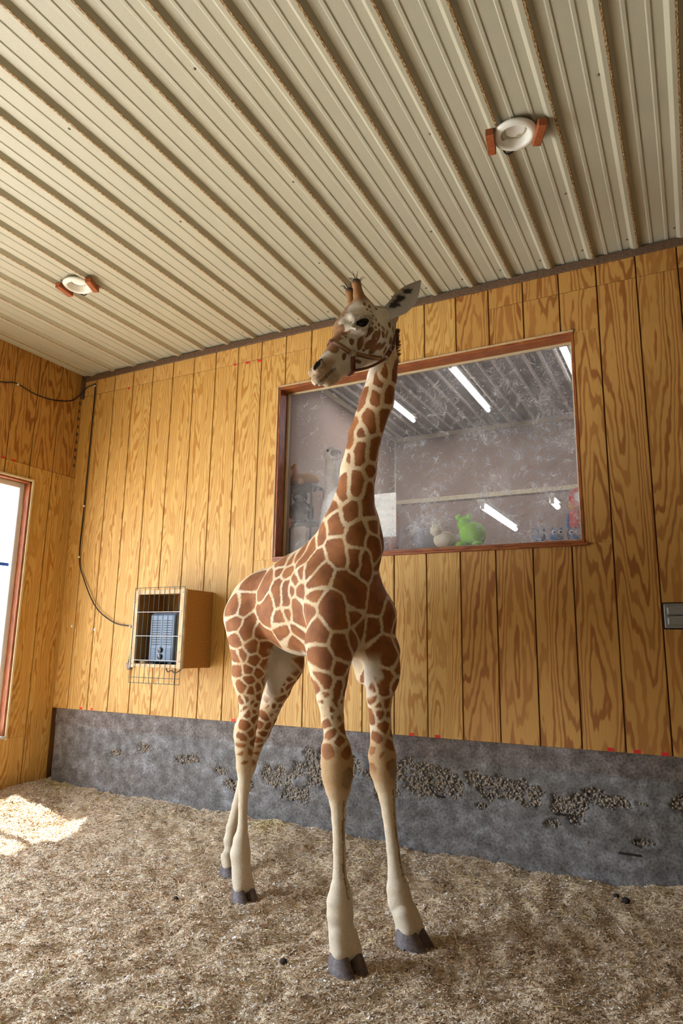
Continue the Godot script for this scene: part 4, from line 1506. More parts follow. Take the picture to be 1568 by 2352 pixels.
const CORNER := [Vector3i(0, 0, 0), Vector3i(1, 0, 0), Vector3i(0, 1, 0), Vector3i(1, 1, 0), Vector3i(0, 0, 1), Vector3i(1, 0, 1), Vector3i(0, 1, 1), Vector3i(1, 1, 1)]
const EDGES := [[0, 1], [2, 3], [4, 5], [6, 7], [0, 2], [1, 3], [4, 6], [5, 7], [0, 4], [1, 5], [2, 6], [3, 7]]
const FACES := [[0, 2, 4, 6, -1, 0, 0], [1, 3, 5, 7, 1, 0, 0], [0, 1, 4, 5, 0, -1, 0], [2, 3, 6, 7, 0, 1, 0], [0, 1, 2, 3, 0, 0, -1], [4, 5, 6, 7, 0, 0, 1]]

# meshes the part of the field on one side of the cut through the neck
func nets(m: MB, h: float, start: Vector3, cut: Vector3, cut_n: Vector3) -> void:
	var vals := {}
	var cell_vert := {}
	var p := start
	while field(p) < 0.0:
		p += Vector3(0, 0, h)
	var first := Vector3i((p / h).floor())
	var stack: Array[Vector3i] = [first, first - Vector3i(0, 0, 1)]
	var seen := {}
	while stack.size():
		var c: Vector3i = stack.pop_back()
		if seen.has(c):
			continue
		seen[c] = true
		if (Vector3(c) * h - cut).dot(cut_n) < -1.6 * h:
			continue
		var f := PackedFloat32Array()
		f.resize(8)
		var inside := 0
		for k in 8:
			var q: Vector3i = c + CORNER[k]
			var d: float
			if vals.has(q):
				d = vals[q]
			else:
				d = field(Vector3(q) * h)
				vals[q] = d
			f[k] = d
			if d < 0.0:
				inside += 1
		if inside == 0 or inside == 8:
			continue
		var s := Vector3.ZERO
		var cnt := 0
		for e in EDGES:
			var a := f[e[0]]
			var b := f[e[1]]
			if (a < 0.0) != (b < 0.0):
				s += Vector3(CORNER[e[0]]).lerp(Vector3(CORNER[e[1]]), a / (a - b))
				cnt += 1
		var pos := (Vector3(c) + s / cnt) * h
		# gradient of the trilinear cell as normal
		var nn := Vector3(f[1] + f[3] + f[5] + f[7] - f[0] - f[2] - f[4] - f[6], f[2] + f[3] + f[6] + f[7] - f[0] - f[1] - f[4] - f[5], f[4] + f[5] + f[6] + f[7] - f[0] - f[1] - f[2] - f[3]).normalized()
		cell_vert[c] = m.vert(pos, nn)
		for t in FACES:
			var z := (1 if f[t[0]] < 0.0 else 0) + (1 if f[t[1]] < 0.0 else 0) + (1 if f[t[2]] < 0.0 else 0) + (1 if f[t[3]] < 0.0 else 0)
			if z > 0 and z < 4:
				stack.append(c + Vector3i(t[4], t[5], t[6]))
	for c in cell_vert:
		var d0: float = vals[c]
		for ax in 3:
			var q: Vector3i = c
			q[ax] += 1
			var d1: float = vals[q]
			if (d0 < 0.0) == (d1 < 0.0):
				continue
			var u := Vector3i.ZERO
			var w := Vector3i.ZERO
			u[(ax + 1) % 3] = 1
			w[(ax + 2) % 3] = 1
			var k0: int = cell_vert.get(c, -1)
			var k1: int = cell_vert.get(c - u, -1)
			var k2: int = cell_vert.get(c - u - w, -1)
			var k3: int = cell_vert.get(c - w, -1)
			if k0 < 0 or k1 < 0 or k2 < 0 or k3 < 0:
				continue
			if d0 < 0.0:
				m.i.append_array([k0, k2, k1, k0, k3, k2])
			else:
				m.i.append_array([k0, k1, k2, k0, k2, k3])

# ------------------------------------------------------------------ coat
var seed_p := PackedVector3Array()
var seed_b := PackedVector3Array()
var seed_id := PackedInt32Array()
var seed_grid := {}
var coat_jag: FastNoiseLite
var coat_soft: FastNoiseLite
const SG := 0.11

func read_seeds() -> void:
	for s in SEEDS.size():
		var a := Vector3(SEEDS[s][0], SEEDS[s][1], SEEDS[s][2]) * 0.001
		var b := a
		if s + 1 < SEEDS.size() and SEEDS[s + 1][3] == SEEDS[s][3]:
			b = Vector3(SEEDS[s + 1][0], SEEDS[s + 1][1], SEEDS[s + 1][2]) * 0.001
		seed_p.append(a)
		seed_b.append(b)
		seed_id.append(SEEDS[s][3])
	for j in seed_p.size():
		var c := Vector3i((((seed_p[j] + seed_b[j]) * 0.5) / SG).floor())
		for dx in [-1, 0, 1]:
			for dy in [-1, 0, 1]:
				for dz in [-1, 0, 1]:
					var k := c + Vector3i(dx, dy, dz)
					if not seed_grid.has(k):
						seed_grid[k] = PackedInt32Array()
					var l: PackedInt32Array = seed_grid[k]
					l.append(j)
					seed_grid[k] = l
	coat_jag = fnl(95.0, 61, 2)
	coat_soft = fnl(14.0, 62, 2)

func coat(p: Vector3) -> Color:
	var jag := coat_jag.get_noise_3dv(Vector3(p.x, p.y * 0.45, p.z))
	var soft := coat_soft.get_noise_3dv(p)
	var cream := lin(214, 186, 142).lerp(lin(224, 204, 170), clampf(0.5 + soft, 0, 1))
	var brown := lin(156, 95, 36).lerp(lin(130, 73, 22), clampf(0.5 + 0.9 * soft, 0, 1))
	var pale := lin(222, 206, 178)
	# nearest two patches
	var d1 := 9.0
	var d2 := 9.0
	var id1 := -1
	var l: PackedInt32Array = seed_grid.get(Vector3i((p / SG).floor()), PackedInt32Array())
	for j in l:
		var a := seed_p[j]
		var w := seed_b[j] - a
		var q := p - a
		var d := (q - w * clampf(q.dot(w) / (w.length_squared() + 1e-9), 0.0, 1.0)).length()
		var id := seed_id[j]
		if id == id1:
			d1 = minf(d1, d)
		elif d < d1:
			d2 = d1
			d1 = d
			id1 = id
		elif d < d2:
			d2 = d
	var gap := (d2 - d1) * 0.5 if d2 < 8.0 else 0.03
	if d1 > 8.0:
		gap = -1.0
	gap = minf(gap, 0.105 - d1)
	# border half width by region
	var bw := 0.0068
	if p.y > 1.72:
		bw = 0.0095
	elif p.x < -0.55:
		bw = 0.0052
	if p.y < 0.95:
		bw = 0.0055
	var knee := 0.62 if p.x > -0.5 else 0.52
	var fade := 1.0 - smoothstep(knee, knee + 0.26, p.y)
	bw += 0.014 * fade
	if p.y < 1.05:
		gap = minf(gap, 0.05 - d1)
	var t := smoothstep(-0.0018, 0.0018, gap - bw + 0.0034 * jag)
	var c := cream
	c = cream.lerp(pale, 1.0 - smoothstep(0.25, 0.75, p.y))
	if p.y < 0.85:
		var tan := smoothstep(0.55, 0.68, p.y) * (1.0 - smoothstep(0.78, 0.86, p.y))
		c = c.lerp(lin(186, 148, 98), tan * (0.9 if p.x > -0.5 else 0.3))
	# pale skin along the belly, between the thighs and inside the forearms
	var bare := 0.0
	var mid := absf(p.z)
	if p.x < -0.3 and p.y > 1.05 and p.y < 1.3:
		bare = maxf(bare, (1.0 - smoothstep(1.185, 1.205, p.y + 0.02 * soft)) * (1.0 - smoothstep(0.05, 0.10, mid + 0.03 * soft)))
	if p.x < -0.6 and p.y > 0.86 and p.y < 1.24:
		bare = maxf(bare, (1.0 - smoothstep(0.052, 0.070, mid + 0.02 * soft)) * smoothstep(0.9, 1.0, p.y + 0.03 * soft))
	if p.x > -0.4 and p.y > 0.92 and p.y < 1.2:
		bare = maxf(bare, (1.0 - smoothstep(0.070, 0.088, mid + 0.03 * soft)) * smoothstep(0.95, 1.03, p.y + 0.02 * jag) * (1.0 - smoothstep(1.12, 1.2, p.y)))
	c = c.lerp(lin(208, 196, 176), bare)
	t *= 1.0 - bare
	t *= 1.0 - smoothstep(0.8, 1.0, fade)
	brown = brown.lerp(lin(98, 54, 20), 0.30 * smoothstep(0.02, 0.06, gap))
	brown = brown.lerp(lin(160, 116, 66), 0.6 * fade)
	c = c.lerp(brown, t)
	# dried dirt streaked down the front of the cannon bone, bald callus on the knee
	if p.x > -0.4 and p.y < 0.86:
		var cz := signf(p.z) * (0.181 - 0.035 * p.y)
		var cx := -0.020 - 0.105 * p.y
		var off := absf(p.z - cz + 0.004 * soft)
		if p.x > cx:
			if p.y > 0.22 + 0.1 * absf(soft) and p.y < 0.60 and off + 0.004 * jag < 0.0045:
				c = c.lerp(lin(84, 66, 48), 0.7)
			var pad := Vector2((p.z - cz) / 0.024, (p.y - 0.685) / 0.036).length() + 0.2 * jag
			if pad < 1.0:
				c = c.lerp(lin(150, 124, 92), 0.8)
			elif pad < 1.16:
				c = c.lerp(lin(120, 92, 62), 0.5)
	var g := 1.0 + 0.10 * jag
	return Color(c.r * g, c.g * g, c.b * g)

var spot_p := PackedVector3Array()

func face(p: Vector3) -> Color:
	var side := (p - HEAD_AT).dot(HEAD_SIDE)
	var q := p if side > 0.0 else p - 2.0 * side * HEAD_SIDE
	var jag := coat_jag.get_noise_3dv(p)
	var soft := coat_soft.get_noise_3dv(p)
	var c := lin(204, 190, 164).lerp(lin(222, 214, 198), clampf(0.5 + soft, 0, 1))
	var along := (q - HEAD_AT).dot(HEAD_FRONT)
	var up := q.y - HEAD_AT.y
	var brown := lin(140, 98, 56).lerp(lin(118, 78, 42), clampf(0.5 + soft, 0, 1))
	# brown forehead and bridge
	var s := absf(side)
	var ridge := 1.0 - smoothstep(0.030, 0.046, s + 0.014 * jag + 0.016 * soft)
	var crown := ridge * smoothstep(-0.035, -0.010, up + 0.62 * along - 0.03) * smoothstep(-0.24, -0.20, up + 0.02 * soft)
	c = c.lerp(brown.lerp(lin(160, 116, 70), 0.3), crown * 0.95)
	# horns
	if up > 0.10:
		c = c.lerp(lin(150, 106, 58), smoothstep(0.10, 0.15, up + 0.02 * soft))
		c = c.lerp(lin(62, 40, 24), smoothstep(0.212, 0.232, up + 0.01 * jag))
	# spots on the cheek
	for k in SPOTS.size():
		var d := q - spot_p[k]
		if d.length_squared() > 0.004:
			continue
		var a := d.dot(HEAD_FRONT) + 0.35 * d.dot(HEAD_SIDE)
		var b := d.y
		var tl: float = deg_to_rad(SPOTS[k][5])
		var u := a * cos(tl) + b * sin(tl)
		var w := -a * sin(tl) + b * cos(tl)
		var e := Vector2(u / (SPOTS[k][3] * 0.0001), w / (SPOTS[k][4] * 0.0001)).length()
		c = c.lerp(brown, 1.0 - smoothstep(0.86, 1.08, e + 0.16 * jag))
	# muzzle: brown nose, pale whisker-spotted lip
	var mz := 1.0 - smoothstep(0.055, 0.105, q.distance_to(P_NOSTRIL) + 0.02 * soft)
	c = c.lerp(lin(150, 114, 76), mz * 0.8)
	var lip := 1.0 - smoothstep(0.030, 0.05, q.distance_to(P_LIP))
	c = c.lerp(lin(196, 170, 136), lip * 0.7)
	if lip > 0.1 and coat_jag.get_noise_3dv(p * 2.2) > 0.42:
		c = c.lerp(lin(60, 44, 32), 0.8)
	c = c.lerp(lin(160, 128, 92), (1.0 - smoothstep(0.03, 0.055, q.distance_to(P_CHIN))) * 0.6)
	# carved nostril and mouth lining
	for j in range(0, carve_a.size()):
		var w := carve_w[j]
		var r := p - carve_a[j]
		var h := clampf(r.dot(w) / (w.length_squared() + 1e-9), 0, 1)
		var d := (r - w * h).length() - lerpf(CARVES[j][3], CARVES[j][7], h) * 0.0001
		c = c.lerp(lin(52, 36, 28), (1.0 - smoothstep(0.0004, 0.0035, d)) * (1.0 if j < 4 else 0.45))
	# dark lids
	var ld := 1.0
	for k in LIDS.size() - 1:
		var a := Vector3(LIDS[k][0], LIDS[k][1], LIDS[k][2]) * 0.0001
		var b := Vector3(LIDS[k + 1][0], LIDS[k + 1][1], LIDS[k + 1][2]) * 0.0001
		ld = minf(ld, Geometry3D.get_closest_point_to_segment(q, a, b).distance_to(q))
	var eye := Vector3(EYE_AT[0], EYE_AT[1], EYE_AT[2]) * 0.0001
	var into := smoothstep(0.010, 0.0, ld) if q.distance_to(eye) < EYE_AT[3] * 0.0001 + 0.009 else 0.0
	c = c.lerp(lin(48, 36, 28), into)
	var g := 1.0 + 0.10 * jag
	return Color(c.r * g, c.g * g, c.b * g)

func v4(a: Array, k := 0) -> Vector3:
	return Vector3(a[k], a[k + 1], a[k + 2]) * 0.0001

func mirror_head(p: Vector3) -> Vector3:
	return p - 2.0 * (p - HEAD_AT).dot(HEAD_SIDE) * HEAD_SIDE

func add_ear(m: MB, far: bool) -> void:
	# a cupped leaf: rows of upper edge, middle, lower edge, skinned on both faces
	var rows := 22
	var cols := 13
	var front := []
	var to_cam := (HEAD_SIDE * 0.9 + HEAD_FRONT * 0.42).normalized()
	for r in rows + 1:
		var t := 5.0 * r / rows
		var k := mini(int(t), 4)
		var f := t - k
		var e := []
		for q in 3:
			# smooth through the rows
			var p0 := v4(EAR[maxi(k - 1, 0)], q * 3)
			var p1 := v4(EAR[k], q * 3)
			var p2 := v4(EAR[k + 1], q * 3)
			var p3 := v4(EAR[mini(k + 2, 5)], q * 3)
			e.append(p1.cubic_interpolate(p2, p0, p3, f))
		var line := []
		for c in cols:
			var u := 2.0 * c / (cols - 1) - 1.0
			# parabola through the three points
			var p: Vector3 = e[1] + (e[2] - e[0]) * 0.5 * u + ((e[0] + e[2]) * 0.5 - e[1]) * u * u
			line.append(p)
		front.append(line)
	for face_side in [1.0, -1.0]:
		var k0 := m.v.size()
		for r in rows + 1:
			for c in cols:
				var a: Vector3 = front[mini(r + 1, rows)][c] - front[maxi(r - 1, 0)][c]
				var b: Vector3 = front[r][mini(c + 1, cols - 1)] - front[r][maxi(c - 1, 0)]
				var n := a.cross(b).normalized()
				if n.dot(to_cam) < 0.0:
					n = -n
				n *= face_side
				var u := 2.0 * c / (cols - 1) - 1.0
				var s := float(r) / rows
				var p: Vector3 = front[r][c] + n * 0.0022 * (1.0 - pow(absf(u), 4.0)) * (1.0 - s * s)
				var col := lin(198, 194, 188)
				if face_side > 0.0:
					# dark hair tufts inside, growing from the upper edge
					var nz := coat_jag.get_noise_2d(s * 2.0, u * 0.2)
					for q in [[0.25, -0.30, 0.15, 0.52], [0.43, -0.42, 0.10, 0.46], [0.60, -0.48, 0.085, 0.44]]:
						var w := Vector2((s - q[0] - 0.10 * (u - q[1])) / q[2], (u - q[1]) / q[3]).length()
						col = col.lerp(lin(40, 32, 28), (1.0 - smoothstep(0.6, 1.0, w + 0.5 * nz)) * 0.95)
					col = col.lerp(lin(214, 204, 184), smoothstep(-0.75, -0.95, u))
				else:
					col = lin(206, 190, 160)
				if far:
					p = mirror_head(p)
					n = n - 2.0 * n.dot(HEAD_SIDE) * HEAD_SIDE
				m.tint = col
				m.vert(p, n)
		for r in rows:
			for c in cols - 1:
				var q := k0 + r * cols + c
				m.tri(q, q + 1, q + cols + 1)
				m.tri(q, q + cols + 1, q + cols)

func add_hoof(root: Node3D, at: Vector3, turn: float, size: float) -> void:
	var h := MeshInstance3D.new()
	var m := MB.new()
	for s in [-1.0, 1.0]:
		# claw: rings from the ground up, long towards the toe
		var rings := [[0.0, 0.080, -0.052, 0.038], [0.006, 0.084, -0.055, 0.041], [0.022, 0.070, -0.054, 0.041], [0.040, 0.054, -0.051, 0.039], [0.054, 0.041, -0.047, 0.035], [0.062, 0.030, -0.040, 0.028], [0.064, 0.018, -0.030, 0.020]]
		var k := m.v.size()
		var seg := 18
		for r in rings:
			for q in seg + 1:
				var a := TAU * q / seg
				var cx: float = (r[1] + r[2]) * 0.5
				var rx: float = (r[1] - r[2]) * 0.5
				var x: float = cx + rx * cos(a)
				# pointed toe, flat inner side
				var wz: float = r[3] * sin(a) * (0.55 if sin(a) * s < 0.0 else 1.0) * (1.0 - 0.35 * maxf(cos(a), 0.0))
				m.vert(Vector3(x, r[0], wz + s * 0.024) * size, Vector3(cos(a) * 0.8, 0.35, sin(a)).normalized())
		for r in rings.size() - 1:
			for q in seg:
				var a := k + r * (seg + 1) + q
				m.tri(a, a + 1, a + seg + 2)
				m.tri(a, a + seg + 2, a + seg + 1)
		for cap in [0, rings.size() - 1]:
			var z := m.vert(Vector3((rings[cap][1] + rings[cap][2]) * 0.5, rings[cap][0], s * 0.024) * size, Vector3(0, -1 if cap == 0 else 1, 0))
			for q in seg:
				m.tri(z, k + cap * (seg + 1) + q, k + cap * (seg + 1) + q + 1)
	h.mesh = m.mesh()
	h.name = "hoof"
	h.material_override = M.hoof
	h.position = at
	h.rotation.y = turn
	h.set_meta("label", "cloven dark grey hoof")
	root.add_child(h, true)

func ribbon(m: MB, pts: Array, width: float, thick: float, lift: float) -> void:
	# pts of [point, outward normal]
	var k := m.v.size()
	for a in pts.size():
		var d: Vector3 = (pts[mini(a + 1, pts.size() - 1)][0] - pts[maxi(a - 1, 0)][0]).normalized()
		var n: Vector3 = pts[a][1]
		n = (n - d * n.dot(d)).normalized()
		var w := d.cross(n)
		var c: Vector3 = pts[a][0] + n * lift
		for q in [[-1, 0], [-0.9, 1], [0.9, 1], [1, 0], [1, -1], [-1, -1]]:
			m.vert(c + w * (q[0] * width * 0.5) + n * (thick * 0.5 * q[1]), (w * q[0] * 0.6 + n * q[1]).normalized())
	for a in pts.size() - 1:
		for q in 6:
			var i0 := k + a * 6 + q
			var i1 := k + a * 6 + (q + 1) % 6
			m.tri(i0, i1, i1 + 6)
			m.tri(i0, i1 + 6, i0 + 6)

func strap_points(src: Array, far: bool) -> Array:
	var out := []
	for s in src:
		var p := v4(s)
		var n := Vector3(s[3], s[4], s[5]) * 0.001
		if far:
			p = mirror_head(p)
			n = n - 2.0 * n.dot(HEAD_SIDE) * HEAD_SIDE
		out.append([p, n])
	return out

func surface_walk(a: Vector3, b: Vector3, via: Vector3, n := 8) -> Array:
	# points over the skin from a to b, bulging towards via
	var out := []
	for k in n + 1:
		var t := float(k) / n
		var p := a.lerp(b, t) + via * (4.0 * t * (1.0 - t))
		for it in 12:
			var g := skin_normal(p)
			p -= g * field(p) * 0.8
		out.append([p, skin_normal(p)])
	return out

func skin_normal(p: Vector3) -> Vector3:
	var e := 0.004
	return Vector3(field(p + Vector3(e, 0, 0)) - field(p - Vector3(e, 0, 0)), field(p + Vector3(0, e, 0)) - field(p - Vector3(0, e, 0)), field(p + Vector3(0, 0, e)) - field(p - Vector3(0, 0, e))).normalized()

func torus(m: MB, at: Vector3, n: Vector3, r: float, thick: float, square := 0.0) -> void:
	var u := n.cross(Vector3.UP).normalized()
	var w := n.cross(u).normalized()
	var path := []
	for k in 25:
		var a := TAU * k / 24
		var q := Vector2(cos(a), sin(a))
		var s := lerpf(1.0, 1.0 / maxf(absf(q.x), absf(q.y)), square)
		path.append(at + (u * q.x + w * q.y) * r * s)
	m.tube(path, thick, 7, false)

func build_giraffe() -> void:
	read_bones()
	read_seeds()
	for s in SPOTS:
		spot_p.append(v4(s))
	var ax := Vector3(0.936, 0, 0.351).normalized()
	var g := thing("giraffe", "young giraffe standing on the shavings with its head turned, wearing a halter", "giraffe", Vector3(-1.228, 0.0, 0.960))
	g.basis = Basis(ax, Vector3.UP, Vector3(-ax.z, 0, ax.x))
	var cut := Vector3(0.005, 2.44, 0.0)
	var cut_n := Vector3(-0.1, 0.75, 0.65).normalized()
	var m := MB.new()
	m.use_c = true
	nets(m, 0.0055, Vector3(-0.5, 1.42, 0), cut, -cut_n)
	var nb := m.v.size()
	nets(m, 0.0032, Vector3(0.05, 2.56, 0.0), cut, cut_n)
	var nape := HEAD_AT + Vector3(0, -0.13, 0)
	for k in m.v.size():
		var p := m.v[k]
		if p.y < 2.36:
			m.c[k] = coat(p)
		else:
			# the coat of the neck gives way to the face across the jaw line
			var t := smoothstep(-0.012, 0.012, (p - Vector3(0.035, 2.515, 0.03)).dot(Vector3(-0.35, 0.55, 0.75).normalized()))
			var a := coat(p) if t < 1.0 else Color.WHITE
			var b := face(p) if t > 0.0 else Color.WHITE
			m.c[k] = a.lerp(b, t)
	add_ear(m, false)
	add_ear(m, true)
	obj("body", m, M.coat, g)
	print("giraffe vertices ", m.v.size(), " body ", nb)
	# eyes
	for far in [false, true]:
		var e := v4(EYE_AT)
		if far:
			e = mirror_head(e)
		var b := MB.new()
		b.ball(e, Vector3.ONE * EYE_AT[3] * 0.0001, 28, 18)
		obj("eye", b, M.eye_ball, g).set_meta("label", "large glossy black eye")
	# hooves
	add_hoof(g, Vector3(0.005, 0.0, 0.180), -0.12, 1.12)
	add_hoof(g, Vector3(0.012, 0.0, -0.178), 0.18, 1.12)
	add_hoof(g, Vector3(-0.852, 0.0, 0.073), -0.1, 0.97)
	add_hoof(g, Vector3(-1.195, 0.0, -0.073), 0.1, 0.92)
	# mane: short stiff hair along the crest
	var crest := [Vector3(-0.44, 1.70, 0), Vector3(-0.36, 1.76, 0), Vector3(-0.295, 1.85, 0.0), Vector3(-0.262, 1.95, -0.005), Vector3(-0.235, 2.05, -0.01), Vector3(-0.19, 2.16, -0.02), Vector3(-0.13, 2.28, -0.035), Vector3(-0.06, 2.40, -0.05), Vector3(0.01, 2.50, -0.055), Vector3(0.055, 2.60, -0.045), Vector3(0.06, 2.68, -0.03)]
	var path := spline(crest, 12)
	var hair := MB.new()
	for k in path.size():
		var p: Vector3 = path[k]
		for it in 14:
			p -= skin_normal(p) * field(p) * 0.8
		var n := skin_normal(p)
		var d: Vector3 = (path[mini(k + 1, path.size() - 1)] - path[maxi(k - 1, 0)]).normalized()
		var side := d.cross(n).normalized()
		for q in 5:
			var base := p + side * rng.randf_range(-0.006, 0.006) + d * rng.randf_range(-0.008, 0.008) - n * 0.004
			var len := rng.randf_range(0.016, 0.030)
			hair.tube([base, base + n * len * 0.6 + d * 0.004, base + n * len + d * 0.010 + side * rng.randf_range(-0.004, 0.004)], [0.0035, 0.0026, 0.0006], 5, false)
	obj("mane", hair, M.mane_hair, g)
	# dark tufts on the horns
	for far in [false, true]:
		var t := MB.new()
		var tip := v4(BONES[horn_tip()], 4)
		for k in 16:
			var a := rng.randf() * TAU
			var o := Vector3(cos(a), 0, sin(a)) * rng.randf_range(0.006, 0.018)
			var base := tip + o * 0.95 + Vector3(0, 0.006 + 0.008 * (1.0 - o.length() / 0.018), 0)
			var out := o.normalized()
			var l := rng.randf_range(0.016, 0.036)
			var pts := [base, base + Vector3(0, l * 0.6, 0) + out * l * 0.4, base + Vector3(0, l * 0.8, 0) + out * l * 0.75, base + Vector3(0, l * 0.65, 0) + out * l * 1.05]
			if far:
				pts = pts.map(func(p): return mirror_head(p))
			t.tube(pts, [0.0015, 0.0012, 0.0009, 0.0003], 4, false)
		obj("horn_tuft", t, M.tail_hair, g)
	# tail tuft
	var tt := MB.new()
	for k in 22:
		var o := Vector3(rng.randf_range(-0.007, 0.007), 0, rng.randf_range(-0.007, 0.007))
		var b := Vector3(-1.0, 1.09, 0.04) + o * 0.5
		tt.tube([b, b + Vector3(0, -0.12, 0) + o, b + Vector3(0, -rng.randf_range(0.14, 0.24), 0.0) + o * 1.5], [0.003, 0.003, 0.0006], 4, false)
	obj("tail_tuft", tt, M.tail_hair, g)
	# eyelashes
	var la := MB.new()
	for k in 16:
		var t := 3.6 * k / 15.0 + 0.2
		var i0 := mini(int(t), 3)
		var p := v4(LIDS[i0]).lerp(v4(LIDS[i0 + 1]), t - i0)
		var n := (p - v4(EYE_AT)).normalized()
		la.tube([p + n * 0.006, p + n * 0.016 + Vector3(0, -0.004, 0), p + n * 0.024 + Vector3(0, -0.011, 0)], [0.0008, 0.0006, 0.0002], 4, false)
	obj("eyelashes", la, M.tail_hair, g)
	build_halter(g.transform)

func horn_tip() -> int:
	# the near horn's last bone is the highest bone of the skull on the near side
	var best := 0
	for k in BONES.size():
		var top: int = BONES[k][5]
		var side := (v4(BONES[k], 4) - HEAD_AT).dot(HEAD_SIDE)
		if side > 0.0 and top > BONES[best][5]:
			best = k
	return best

func build_halter(tf: Transform3D) -> void:
	var h := thing("halter", "brown nylon halter with metal rings buckled round the giraffe's head", "halter")
	h.transform = tf
	var lift := 0.0035
	var ring := v4(RING_AT)
	var throat := v4(THROAT_RING_AT)
	# noseband over the bridge
	var nose := strap_points(NOSEBAND, false)
	var far := strap_points(NOSEBAND, true)
	far.reverse()
	var m := MB.new()
	var over := surface_walk(far[-1][0], nose[0][0], HEAD_FRONT * 0.03 + Vector3.UP * 0.02, 8)
	ribbon(m, far.slice(0, far.size() - 1) + over + nose.slice(1), 0.0225, 0.005, lift)
	obj("noseband", m, M.nylon, h)
	m = MB.new()
	ribbon(m, nose.slice(1), 0.015, 0.003, lift + 0.004)
	obj("noseband_lining", m, M.nylon_tan, h)
	# strap under the chin
	m = MB.new()
	var chin := strap_points(CHIN_STRAP, false)
	var chin_far := strap_points(CHIN_STRAP, true)
	chin_far.reverse()
	var under := surface_walk(chin[-1][0], chin_far[0][0], Vector3(0, -0.035, 0), 8)
	ribbon(m, chin.slice(0, chin.size() - 1) + under + chin_far.slice(1), 0.0225, 0.005, lift)
	obj("chin_strap", m, M.nylon, h)
	for f in [false, true]:
		m = MB.new()
		ribbon(m, strap_points(CHEEK_STRAP, f), 0.021, 0.005, lift)
		var c := obj("cheek_strap", m, M.nylon, h)
		m = MB.new()
		ribbon(m, strap_points(CHEEK_STRAP, f), 0.012, 0.003, lift + 0.004)
		obj("lining", m, M.nylon_tan, c)
		m = MB.new()
		var a := ring
		var b := throat
		var an := Vector3(RING_AT[3], RING_AT[4], RING_AT[5]) * 0.001
		var bn := Vector3(THROAT_RING_AT[3], THROAT_RING_AT[4], THROAT_RING_AT[5]) * 0.001
		if f:
			a = mirror_head(a)
			b = mirror_head(b)
			an -= 2.0 * an.dot(HEAD_SIDE) * HEAD_SIDE
			bn -= 2.0 * bn.dot(HEAD_SIDE) * HEAD_SIDE
		torus(m, a + an * 0.007, an, 0.0125, 0.0024, 0.75)
		obj("ring", m, M.nickel, h)
		m = MB.new()
		m.ball(a + an * 0.006, Vector3(0.011, 0.011, 0.005), 14, 8, Basis(an.cross(Vector3.UP).normalized(), an.cross(an.cross(Vector3.UP)).normalized(), an))
		obj("ring_plate", m, M.nickel, h)
		m = MB.new()
		torus(m, b + bn * 0.007, bn, 0.0125, 0.0024, 0.4)
		obj("ring", m, M.nickel, h)
	# crown strap behind the ears, joined over the poll
	m = MB.new()
	var crown := strap_points(CROWN_STRAP, false)
	var crown_far := strap_points(CROWN_STRAP, true)
	crown_far.reverse()
	var top := surface_walk(crown[-1][0], crown_far[0][0], Vector3(0, 0.05, 0) - HEAD_FRONT * 0.05, 8)
	ribbon(m, crown.slice(0, crown.size() - 1) + top + crown_far.slice(1), 0.0225, 0.005, lift)
	obj("crown_strap", m, M.nylon, h)
	m = MB.new()
	var bn2 := Vector3(BUCKLE_AT[3], BUCKLE_AT[4], BUCKLE_AT[5]) * 0.001
	torus(m, v4(BUCKLE_AT) + bn2 * 0.008, bn2, 0.0125, 0.0022, 0.9)
	obj("buckle", m, M.nickel, h)
	# loose throat strap
	m = MB.new()
	var lo := []
	for s in [0.0, 0.2, 0.4, 0.6, 0.8, 1.0]:
		var p := (chin[-1][0] as Vector3).lerp(throat, s) + Vector3(0, -0.012 * sin(PI * s), 0) + HEAD_SIDE * 0.004
		lo.append([p, HEAD_SIDE])
	ribbon(m, lo, 0.012, 0.005, 0.002)
	obj("throat_strap", m, M.nylon, h)
